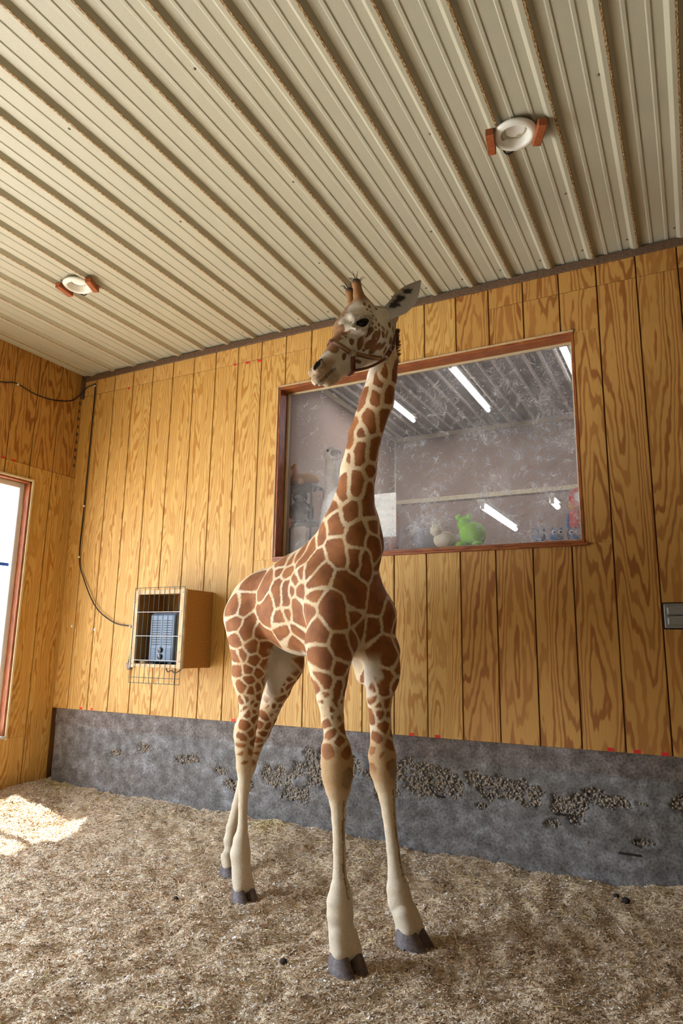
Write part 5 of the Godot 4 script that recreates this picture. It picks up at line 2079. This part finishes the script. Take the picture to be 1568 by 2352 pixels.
# the giraffe's bones: two ends with radii, blend, side axis (0 body, 1 head), side scale; lengths in tenths of a millimetre
const BONES := [
	[-3300,14100,0,2450,-5400,14250,0,2450,600,0,80],
	[-5400,14250,0,2450,-8000,14250,0,1800,600,0,83],
	[-8000,14250,0,1800,-8800,14050,0,1600,600,0,98],
	[-4000,16000,0,1050,-6600,15400,0,1000,600,0,70],
	[-1900,12800,0,1000,-3600,12500,0,1000,600,0,100],
	[236,25288,0,542,53,24582,0,695,180,0,92],
	[53,24582,0,695,-301,23492,0,809,180,0,92],
	[-301,23492,0,809,-1077,21960,0,795,180,0,92],
	[-1077,21960,0,795,-1518,20337,0,867,180,0,92],
	[-1518,20337,0,867,-1780,18898,0,937,180,0,92],
	[-1780,18898,0,937,-1852,17861,0,1137,180,0,92],
	[-1852,17861,0,1137,-1894,16830,0,1294,180,0,92],
	[-1894,16830,0,1250,-2700,15400,0,1900,1000,0,100],
	[-2100,18000,0,950,-4000,16000,0,1200,800,0,85],
	[-2700,15000,750,1000,-1700,13600,1150,1050,600,0,100],
	[-1900,13600,1250,1000,-1650,12200,1350,950,600,0,100],
	[-8700,14300,550,1300,-8700,13600,850,1300,700,0,100],
	[-2700,15000,-750,1000,-1700,13600,-1150,1050,600,0,100],
	[-1900,13600,-1250,1000,-1650,12200,-1350,950,600,0,100],
	[-8700,14300,-550,1300,-8700,13600,-850,1300,700,0,100],
	[-8500,13500,1000,1300,-8200,12700,1100,1120,500,0,100],
	[-8200,12700,1100,1120,-8042,11733,1130,942,500,0,100],
	[-8042,11733,1130,942,-8254,10862,1060,776,500,0,100],
	[-8254,10862,1060,776,-8370,10425,1025,699,500,0,100],
	[-8370,10425,1025,699,-8370,9565,955,586,500,0,100],
	[-8370,9565,955,586,-8466,8702,885,486,100,0,100],
	[-8466,8702,885,486,-8693,8150,848,520,100,0,100],
	[-8693,8150,848,520,-8839,7606,840,531,100,0,100],
	[-8839,7606,840,531,-8843,6972,831,463,100,0,100],
	[-8843,6972,831,463,-8836,6135,818,373,100,0,100],
	[-8836,6135,818,373,-8772,5314,805,295,100,0,100],
	[-8772,5314,805,295,-8821,4280,789,223,100,0,100],
	[-8821,4280,789,223,-8794,3270,773,237,100,0,100],
	[-8794,3270,773,237,-8894,2646,763,377,100,0,100],
	[-8894,2646,763,377,-8925,2038,754,490,100,0,100],
	[-8925,2038,754,490,-8798,1273,741,448,100,0,100],
	[-8798,1273,741,448,-8692,709,731,446,100,0,100],
	[-8800,13600,-1000,1300,-8300,12500,-1000,1100,500,0,100],
	[-8300,12500,-1000,1100,-8000,11200,-920,920,500,0,100],
	[-8000,11200,-920,920,-8427,9874,-874,642,500,0,100],
	[-8427,9874,-874,642,-8846,9315,-867,577,100,0,100],
	[-8846,9315,-867,577,-9479,8399,-854,604,100,0,100],
	[-9479,8399,-854,604,-9947,7574,-842,549,100,0,100],
	[-9947,7574,-842,549,-10391,6880,-832,470,100,0,100],
	[-10391,6880,-832,470,-10814,5712,-813,400,100,0,100],
	[-10814,5712,-813,400,-11199,4768,-799,318,100,0,100],
	[-11199,4768,-799,318,-11646,3588,-780,284,100,0,100],
	[-11646,3588,-780,284,-12053,2411,-762,296,100,0,100],
	[-12053,2411,-762,296,-12170,1729,-751,331,100,0,100],
	[-12170,1729,-751,331,-12122,1303,-743,283,100,0,100],
	[-12122,1303,-743,283,-12145,755,-734,188,100,0,100],
	[-1778,12211,1400,1072,-1730,11465,1422,837,400,0,100],
	[-1730,11465,1422,837,-1626,10731,1444,660,400,0,100],
	[-1626,10731,1444,660,-1551,10006,1467,581,400,0,100],
	[-1551,10006,1467,581,-1367,9123,1494,472,100,0,100],
	[-1367,9123,1494,472,-1169,8436,1517,440,100,0,100],
	[-1169,8436,1517,440,-1068,7925,1533,610,100,0,100],
	[-1068,7925,1533,610,-968,7421,1550,669,100,0,100],
	[-968,7421,1550,669,-923,6916,1567,639,100,0,100],
	[-923,6916,1567,639,-851,6420,1583,519,100,0,100],
	[-851,6420,1583,519,-820,5923,1600,338,100,0,100],
	[-820,5923,1600,338,-739,5275,1622,274,100,0,100],
	[-739,5275,1622,274,-628,4157,1661,245,100,0,100],
	[-628,4157,1661,245,-542,3219,1694,259,100,0,100],
	[-542,3219,1694,259,-487,2760,1711,379,100,0,100],
	[-487,2760,1711,379,-470,2296,1728,505,100,0,100],
	[-470,2296,1728,505,-428,1843,1744,511,100,0,100],
	[-428,1843,1744,511,-360,1402,1761,466,100,0,100],
	[-360,1402,1761,466,-243,980,1778,488,100,0,100],
	[-243,980,1778,488,-212,689,1789,512,100,0,100],
	[-1236,11862,-1400,781,-1268,11080,-1423,708,400,0,100],
	[-1268,11080,-1423,708,-1362,10688,-1434,668,400,0,100],
	[-1362,10688,-1434,668,-1506,9907,-1457,578,400,0,100],
	[-1506,9907,-1457,578,-1486,8949,-1486,485,100,0,100],
	[-1486,8949,-1486,485,-1412,8009,-1514,492,100,0,100],
	[-1412,8009,-1514,492,-1387,7355,-1534,617,100,0,100],
	[-1387,7355,-1534,617,-1321,6713,-1554,594,100,0,100],
	[-1321,6713,-1554,594,-1241,6171,-1571,465,100,0,100],
	[-1241,6171,-1571,465,-1121,5642,-1589,366,100,0,100],
	[-1121,5642,-1589,366,-1021,4936,-1611,297,100,0,100],
	[-1021,4936,-1611,297,-826,3550,-1657,274,100,0,100],
	[-826,3550,-1657,274,-677,2535,-1691,346,100,0,100],
	[-677,2535,-1691,346,-591,2038,-1709,474,100,0,100],
	[-591,2038,-1709,474,-481,1553,-1726,509,100,0,100],
	[-481,1553,-1726,509,-295,1179,-1740,468,100,0,100],
	[-295,1179,-1740,468,-148,799,-1754,456,100,0,100],
	[-148,799,-1754,456,-111,476,-1766,492,100,0,100],
	[-9250,8000,850,300,-9300,7600,850,280,300,0,100],
	[-10500,7400,-840,280,-10600,7000,-830,260,300,0,100],
	[-2500,11500,1300,500,-2400,10800,1350,400,400,0,100],
	[-2500,11500,-1300,500,-2400,10800,-1350,400,400,0,100],
	[-217,1155,1989,374,38,682,2087,341,120,0,100],
	[-164,1155,1553,374,106,682,1519,341,120,0,100],
	[-79,1155,-1520,374,193,682,-1503,341,120,0,100],
	[-157,1155,-1953,374,90,682,-2065,341,120,0,100],
	[-8747,997,898,323,-8526,589,978,294,120,0,100],
	[-8709,997,520,323,-8476,589,486,294,120,0,100],
	[-12129,945,-531,306,-11909,558,-499,279,120,0,100],
	[-12165,945,-889,306,-11955,558,-965,279,120,0,100],
	[-9700,14700,0,350,-10000,13600,200,200,200,0,100],
	[-10000,13600,200,200,-10100,12000,350,120,200,0,100],
	[-10100,12000,350,120,-10000,10800,400,80,200,0,100],
	[61,27096,315,880,-172,26848,889,880,286,1,85],
	[-381,27362,1402,552,-565,26569,1853,552,327,1,110],
	[-188,26576,927,839,-591,25603,1919,614,286,1,72],
	[-591,25603,1919,614,-902,24488,2680,491,246,1,82],
	[-963,24335,2831,450,-1037,23908,3013,317,164,1,100],
	[-866,23936,2593,317,-773,24121,2364,327,123,1,85],
	[-774,24205,2366,286,-370,24950,1374,348,205,1,80],
	[-370,24950,1374,348,64,25903,309,573,205,1,80],
	[252,26259,499,696,285,26012,416,655,246,1,100],
	[-126,26515,124,696,-91,26265,39,655,246,1,100],
	[77,26878,1904,246,415,27058,1291,246,205,1,100],
	[-16,26352,1971,184,313,26250,1488,205,205,1,100],
	[-707,24443,3179,225,-817,24300,3286,205,123,1,100],
	[-11,27673,1252,491,9,28135,1529,256,286,1,100],
	[0,28219,1550,235,-14,28655,1640,194,82,1,100],
	[-14,28655,1640,194,-27,28759,1672,215,82,1,100],
	[-1060,26878,1441,246,-874,27058,766,246,205,1,100],
	[-1040,26352,1555,184,-938,26250,979,205,205,1,100],
	[-1389,24443,2902,225,-1385,24300,3055,205,123,1,100],
	[-541,27673,1036,491,-749,28135,1220,256,286,1,100],
	[-758,28219,1241,235,-810,28655,1316,194,82,1,100],
	[-810,28655,1316,194,-823,28759,1348,215,82,1,100],
	[136,26343,2085,70,294,26605,2021,70,41,1,100],
	[-1229,26343,1530,70,-1297,26605,1373,70,41,1,100],
	[294,26605,2021,70,461,26813,1775,70,41,1,100],
	[-1297,26605,1373,70,-1244,26813,1080,70,41,1,100],
	[461,26813,1775,70,558,26870,1483,70,41,1,100],
	[-1244,26813,1080,70,-1110,26870,804,70,41,1,100],
	[558,26870,1483,70,567,26782,1297,70,41,1,100],
	[-1110,26870,804,70,-987,26782,665,70,41,1,100],
	[136,26343,2085,57,312,26220,1978,57,41,1,100],
	[-1229,26343,1530,57,-1280,26220,1330,57,41,1,100],
	[312,26220,1978,57,448,26238,1754,57,41,1,100],
	[-1280,26220,1330,57,-1220,26238,1075,57,41,1,100],
	[448,26238,1754,57,543,26422,1492,57,41,1,100],
	[-1220,26238,1075,57,-1105,26422,820,57,41,1,100],
	[543,26422,1492,57,567,26782,1297,57,41,1,100],
	[-1105,26422,820,57,-987,26782,665,57,41,1,100],
	[236,25288,0,560,96,26469,229,620,300,0,100],
]
const CARVES := [
	[-746,24215,3433,70,-622,24411,3370,106,61],
	[-1539,24215,3110,70,-1583,24411,2978,106,61],
	[-622,24411,3370,106,-791,24738,3058,86,61],
	[-1583,24411,2978,106,-1245,24738,2873,86,61],
	[-1070,23601,3052,45,-794,23714,3013,49,51],
	[-1041,23601,3064,45,-1211,23714,2843,49,51],
	[-794,23714,3013,49,-651,23990,2835,51,51],
	[-1211,23714,2843,49,-1189,23990,2616,51,51],
	[-651,23990,2835,51,-512,24250,2654,49,51],
	[-1189,23990,2616,51,-1162,24250,2389,49,51],
	[-512,24250,2654,49,-482,24398,2474,33,51],
	[-1162,24250,2389,49,-1057,24398,2240,33,51],
	[-792,13600,0,40,-820,13217,0,62,200],
	[-820,13217,0,62,-861,12833,0,84,200],
	[-861,12833,0,84,-957,12450,0,106,200],
	[-957,12450,0,106,-1192,12067,0,128,200],
	[-1192,12067,0,128,-2074,11683,0,150,200],
	[-2074,11683,0,150,1000,11300,0,172,200],
]
# coat patches: x, y, z in millimetres, patch number
const SEEDS := [
	[58,2442,45,0], [77,2443,-9,1], [19,2443,66,2], [35,2394,53,2], [-6,2446,68,3], [20,2357,64,4], [15,2320,61,4], [58,2370,6,5],
	[52,2325,3,5], [-28,2367,77,6], [-60,2315,74,6], [-27,2270,65,7], [-24,2204,34,7], [-23,2238,52,7], [25,2278,-4,8], [-6,2223,-12,8],
	[-109,2236,73,9], [-129,2149,75,9], [-72,2183,69,10], [-79,2124,62,11], [-86,2066,60,11], [-36,2146,-5,12], [-52,2085,-4,12], [-143,2069,80,13],
	[-179,2064,76,14], [-101,1975,60,15], [-105,1927,60,15], [-62,2016,2,16], [-80,1929,-16,17], [-66,1825,13,17], [-175,2054,79,18], [-165,1976,82,19],
	[-166,1895,92,19], [-108,1832,83,20], [-110,1801,97,20], [-203,1855,103,21], [-170,1781,126,22], [-156,1736,134,22], [-65,1727,74,23], [-67,1678,87,23],
	[-48,1752,-3,24], [-257,1711,132,25], [-154,1658,141,27], [-129,1593,123,27], [-82,1616,84,28], [-87,1577,70,28], [-64,1602,37,29], [-78,1557,23,29],
	[-38,1672,10,30], [-55,1619,-32,30], [-85,1584,-70,31], [-244,1604,171,32], [-262,1550,200,32], [-117,1511,124,33], [-83,1467,76,33], [-65,1392,76,33],
	[-93,1514,-79,34], [-71,1399,-49,34], [-176,1534,172,35], [-210,1488,203,35], [-197,1434,219,36], [-104,1398,201,37], [-81,1315,183,37], [-220,1361,232,38],
	[-157,1276,241,39], [-122,1254,233,39], [-71,1234,183,40], [-69,1180,139,40], [-62,1347,83,41], [-79,1292,46,42], [-79,1295,-45,43], [-60,1373,-122,44],
	[-64,1308,-114,44], [-83,1293,-180,45], [-129,1184,233,46], [-119,1136,218,46], [-82,1121,155,47], [-134,1082,218,48], [-121,1056,207,48], [-91,1040,153,49],
	[-96,971,161,49], [-130,1002,202,50], [-166,1038,215,51], [-65,1233,-94,52], [-51,1165,-113,52], [-65,1074,-95,53], [-80,1017,-118,53], [-144,1026,-75,54],
	[-115,953,-105,55], [-135,949,199,56], [-95,920,176,57], [-325,1657,136,58], [-340,1606,169,58], [-422,1635,136,59], [-472,1614,143,60], [-521,1604,153,61],
	[-516,1564,178,62], [-452,1553,179,63], [-354,1502,200,64], [-316,1541,202,65], [-488,1498,201,66], [-479,1424,209,66], [-438,1483,199,67], [-417,1410,201,67],
	[-356,1402,199,68], [-354,1337,187,68], [-416,1362,196,69], [-463,1345,197,70], [-376,1462,201,71], [-326,1459,206,72], [-384,1280,165,73], [-458,1280,172,74],
	[-427,1239,141,75], [-572,1529,190,76], [-628,1468,193,76], [-756,1516,161,77], [-756,1436,189,78], [-770,1390,208,78], [-535,1407,212,79], [-645,1356,184,79],
	[-811,1397,224,80], [-727,1320,187,81], [-747,1262,209,81], [-688,1289,150,82], [-650,1257,133,82], [-793,1319,228,83], [-780,1236,224,84], [-695,1194,117,85],
	[-720,1200,181,86], [-754,1161,207,87], [-720,1137,167,88], [-791,1148,215,89], [-716,1112,98,90], [-795,1091,199,91], [-751,1093,175,92], [-729,1080,119,93],
	[-754,1034,68,94], [-760,1042,158,95], [-795,1009,171,96], [-771,991,133,97], [-758,1003,103,98], [-793,940,134,99], [-823,926,148,100], [-787,913,94,101],
	[-804,882,120,102], [-777,957,79,103], [-700,1131,-119,104], [-705,1079,-83,105], [-730,1045,-65,106], [-752,1032,-45,107], [-791,985,-43,108], [-830,983,-22,109],
	[-802,938,-70,110], [-844,903,-53,111], [-862,922,-31,112], [-858,868,-81,113], [-787,933,121,114], [-816,907,139,115], [-793,889,97,116], [-800,850,82,117],
	[-826,815,119,118], [-922,800,-42,119], [-824,778,88,120], [-843,754,121,121], [-838,730,63,122], [-958,722,-58,123], [-853,719,121,124], [-837,687,88,125],
	[-852,681,116,126], [-1004,649,-84,127], [-1026,603,-69,128], [-850,635,102,129], [-848,594,93,130], [-852,583,63,131], [-859,907,-38,132], [-864,861,-72,133],
	[-891,846,-45,134], [-908,792,-70,135], [-935,753,-68,136], [-137,986,203,137], [-105,952,182,138], [-95,981,143,139], [-132,939,198,140], [-116,900,195,141],
	[-89,918,163,142], [-82,876,136,143], [-93,855,190,144], [-90,795,215,145], [-65,834,174,146], [-41,789,147,147], [-135,975,-90,148], [-116,925,-108,149],
	[-95,963,-137,150], [-151,911,-97,151], [-100,857,-133,152], [-118,814,-106,153], [-132,758,-94,154], [-88,789,-149,155], [-98,743,-105,156], [-141,690,-94,157],
	[-79,713,-131,158], [15,2320,-61,304], [-60,2315,-74,306], [-27,2270,-65,307], [-109,2236,-73,309], [-129,2149,-75,309], [-72,2183,-69,310], [-79,2124,-62,311],
	[-86,2066,-60,311], [-143,2069,-80,313], [-179,2064,-76,314], [-101,1975,-60,315], [-175,2054,-79,318], [-165,1976,-82,319], [-166,1895,-92,319], [-108,1832,-83,320],
	[-110,1801,-97,320], [-203,1855,-103,321], [-170,1781,-126,322], [-156,1736,-134,322], [-65,1727,-74,323], [-67,1678,-87,323], [-257,1711,-132,325], [-154,1658,-141,327],
	[-129,1593,-123,327], [-244,1604,-171,332], [-262,1550,-200,332], [-176,1534,-172,335], [-210,1488,-203,335], [-197,1434,-219,336], [-104,1398,-201,337], [-220,1361,-232,338],
	[-157,1276,-241,339], [-122,1254,-233,339], [-71,1234,-183,340], [-129,1184,-233,346], [-119,1136,-218,346], [-82,1121,-155,347], [-134,1082,-218,348], [-121,1056,-207,348],
	[-73,1040,-153,349], [-123,1002,-202,350], [-149,1038,-215,351], [-65,1233,94,352], [-65,1074,95,353], [-90,1017,118,353], [-157,1026,75,354], [-111,953,105,355],
	[-141,949,-199,356], [-106,920,-176,357], [-325,1657,-136,358], [-340,1606,-169,358], [-422,1635,-136,359], [-472,1614,-143,360], [-521,1604,-153,361], [-516,1564,-178,362],
	[-452,1553,-179,363], [-354,1502,-200,364], [-316,1541,-202,365], [-488,1498,-201,366], [-479,1424,-209,366], [-438,1483,-199,367], [-417,1410,-201,367], [-356,1402,-199,368],
	[-354,1337,-187,368], [-416,1362,-196,369], [-463,1345,-197,370], [-376,1462,-201,371], [-326,1459,-206,372], [-384,1280,-165,373], [-458,1280,-172,374], [-427,1239,-141,375],
	[-572,1529,-190,376], [-628,1468,-193,376], [-756,1516,-161,377], [-756,1436,-189,378], [-770,1390,-208,378], [-535,1407,-212,379], [-645,1356,-184,379], [-811,1397,-224,380],
	[-727,1320,-187,381], [-747,1262,-209,381], [-688,1289,-150,382], [-650,1257,-133,382], [-793,1319,-228,383], [-780,1236,-224,384], [-695,1194,-117,385], [-720,1200,-181,386],
	[-754,1161,-207,387], [-791,1148,-215,389], [-795,1091,-199,391], [-751,1093,-175,392], [-714,1042,-158,395], [-780,1009,-171,396], [-773,991,-133,397], [-749,1003,-103,398],
	[-833,940,-134,399], [-871,926,-148,400], [-842,913,-94,401], [-877,882,-120,402], [-788,1032,45,407], [-783,985,43,408], [-821,983,22,409], [-783,903,53,411],
	[-812,922,31,412], [-831,933,-121,414], [-876,907,-139,415], [-918,815,-119,418], [-825,800,42,419], [-956,754,-121,421], [-988,719,-121,424], [-992,687,-88,425],
	[-1009,681,-116,426], [-800,907,38,432], [-804,846,45,434], [-136,986,-203,437], [-110,952,-182,438], [-140,939,-198,440], [-132,900,-195,441], [-100,918,-163,442],
	[-118,855,-190,444], [-124,795,-215,445], [-94,834,-174,446], [-134,975,90,448], [-106,925,108,449], [-138,911,97,451], [-87,814,106,453], [-93,758,94,454],
	[-56,743,105,456], [-99,690,94,457], [-37,713,131,458],
]
const NOSEBAND := [[-647,25736,2576,135,345,929], [-509,25650,2560,423,250,871], [-408,25587,2514,595,169,786], [-270,25462,2391,797,16,604], [-179,25365,2227,902,-132,412], [-144,25299,2095,934,-242,263], [-132,25247,1941,931,-354,93]]
const CHEEK_STRAP := [[-114,25276,1515,952,-34,304], [-38,25260,1362,859,129,495], [48,25239,1218,871,-33,490], [120,25225,1061,912,-208,354], [195,25240,829,860,-443,253], [323,25221,648,398,-449,800], [520,25159,536,481,-172,860]]
const CHIN_STRAP := [[-177,25150,1677,963,-149,225], [-178,25036,1674,862,34,506], [-176,24919,1674,830,-7,558], [-179,24806,1669,853,-112,509], [-198,24694,1655,884,-285,371], [-233,24591,1627,862,-473,183], [-294,24503,1574,711,-700,-75]]
const THROAT_STRAP := [[-183,24612,1384,710,-704,-14], [-133,24672,1301,773,-629,-84], [-99,24742,1203,795,-577,-186], [-75,24818,1095,767,-586,-259], [-91,24887,909,478,-808,-344], [-147,24980,683,-91,-945,-315], [-15,24959,639,10,-435,900], [81,24981,638,147,-278,949], [169,25007,628,193,-177,965], [252,25036,615,230,-119,966]]
const CROWN_STRAP := [[706,25240,405,751,-178,635], [756,25345,368,843,-185,504], [800,25453,326,918,-206,339], [838,25565,278,961,-237,142], [872,25682,244,959,-278,-50], [899,25803,204,961,-210,-178], [902,25941,138,956,-57,-288], [884,26067,89,931,82,-357], [799,26240,-30,870,152,-468], [687,26432,-177,822,60,-566]]
const RING_AT := [-141,25237,1728,860,-498,-112]
const THROAT_RING_AT := [648,25129,435,681,-140,718]
const BUCKLE_AT := [865,25660,229,969,-245,-29]
const EAR := [[743,27796,485,698,27478,380,802,27057,340], [959,28012,389,815,27737,92,1099,27166,154], [1175,28316,293,990,28033,-229,1376,27386,-200], [1422,28699,-96,1300,28437,-558,1576,27891,-583], [1622,28969,-480,1560,28837,-762,1702,28518,-784], [1745,29172,-835,1734,29165,-862,1753,29131,-856]]
const EYE_AT := [167,26732,1493, 409]
const HEAD_AT := Vector3(-0.0088, 2.6492, 0.0682)
const HEAD_SIDE := Vector3(0.9262, 0.0000, 0.3771)
const HEAD_FRONT := Vector3(-0.3771, 0.0000, 0.9262)
# face spots: x, y, z, half width, half height in tenths of a millimetre, tilt in degrees
const SPOTS := [[-33,25746,1904,138,175,10], [75,25762,1477,188,292,0], [242,25773,1071,175,230,15], [386,25562,896,117,251,25], [457,26293,1258,134,292,25], [652,26120,1049,100,230,5], [759,26118,944,58,313,0], [871,26156,780,75,188,-20], [929,26216,608,50,230,10], [767,25671,702,84,188,20], [542,26697,1146,50,75,0], [606,26909,981,33,104,0], [698,26661,898,58,125,10], [857,26472,768,63,146,-15], [824,26793,325,104,175,5], [942,25987,357,104,209,15], [-264,26113,2220,230,92,-15], [-430,25288,2595,188,217,10], [-246,25021,2160,125,167,0], [603,27217,1296,75,92,0], [480,27509,1293,92,92,0], [472,27308,1425,50,75,0], [383,27598,1513,75,104,0], [651,27025,1227,58,58,0], [799,26670,61,58,188,0], [741,25517,529,58,167,0], [-774,26327,2316,167,209,20], [-689,25931,2490,251,188,30], [-653,25467,2671,146,167,0], [489,27550,870,75,84,0], [643,26498,1043,50,84,0], [-58,24922,1450,167,104,0], [845,25257,137,104,209,0], [37,25533,1212,67,84,0], [-167,25953,2141,58,58,0]]
const P_EYE := Vector3(0.0383, 2.6581, 0.1696)
const P_NOSTRIL := Vector3(-0.0637, 2.4358, 0.3388)
const P_LIP := Vector3(-0.0669, 2.3869, 0.3195)
const P_BRIDGE := Vector3(-0.0782, 2.6485, 0.2386)
const P_FOREHEAD := Vector3(-0.0505, 2.7498, 0.1706)
const P_CHIN := Vector3(-0.0803, 2.3983, 0.2439)
const P_BROWW := Vector3(-0.0015, 2.6415, 0.2403)
const LIDS := [[136,26343,2085], [294,26605,2021], [461,26813,1775], [558,26870,1483], [567,26782,1297], [567,26782,1297], [543,26422,1492], [448,26238,1754], [312,26220,1978], [136,26343,2085]]
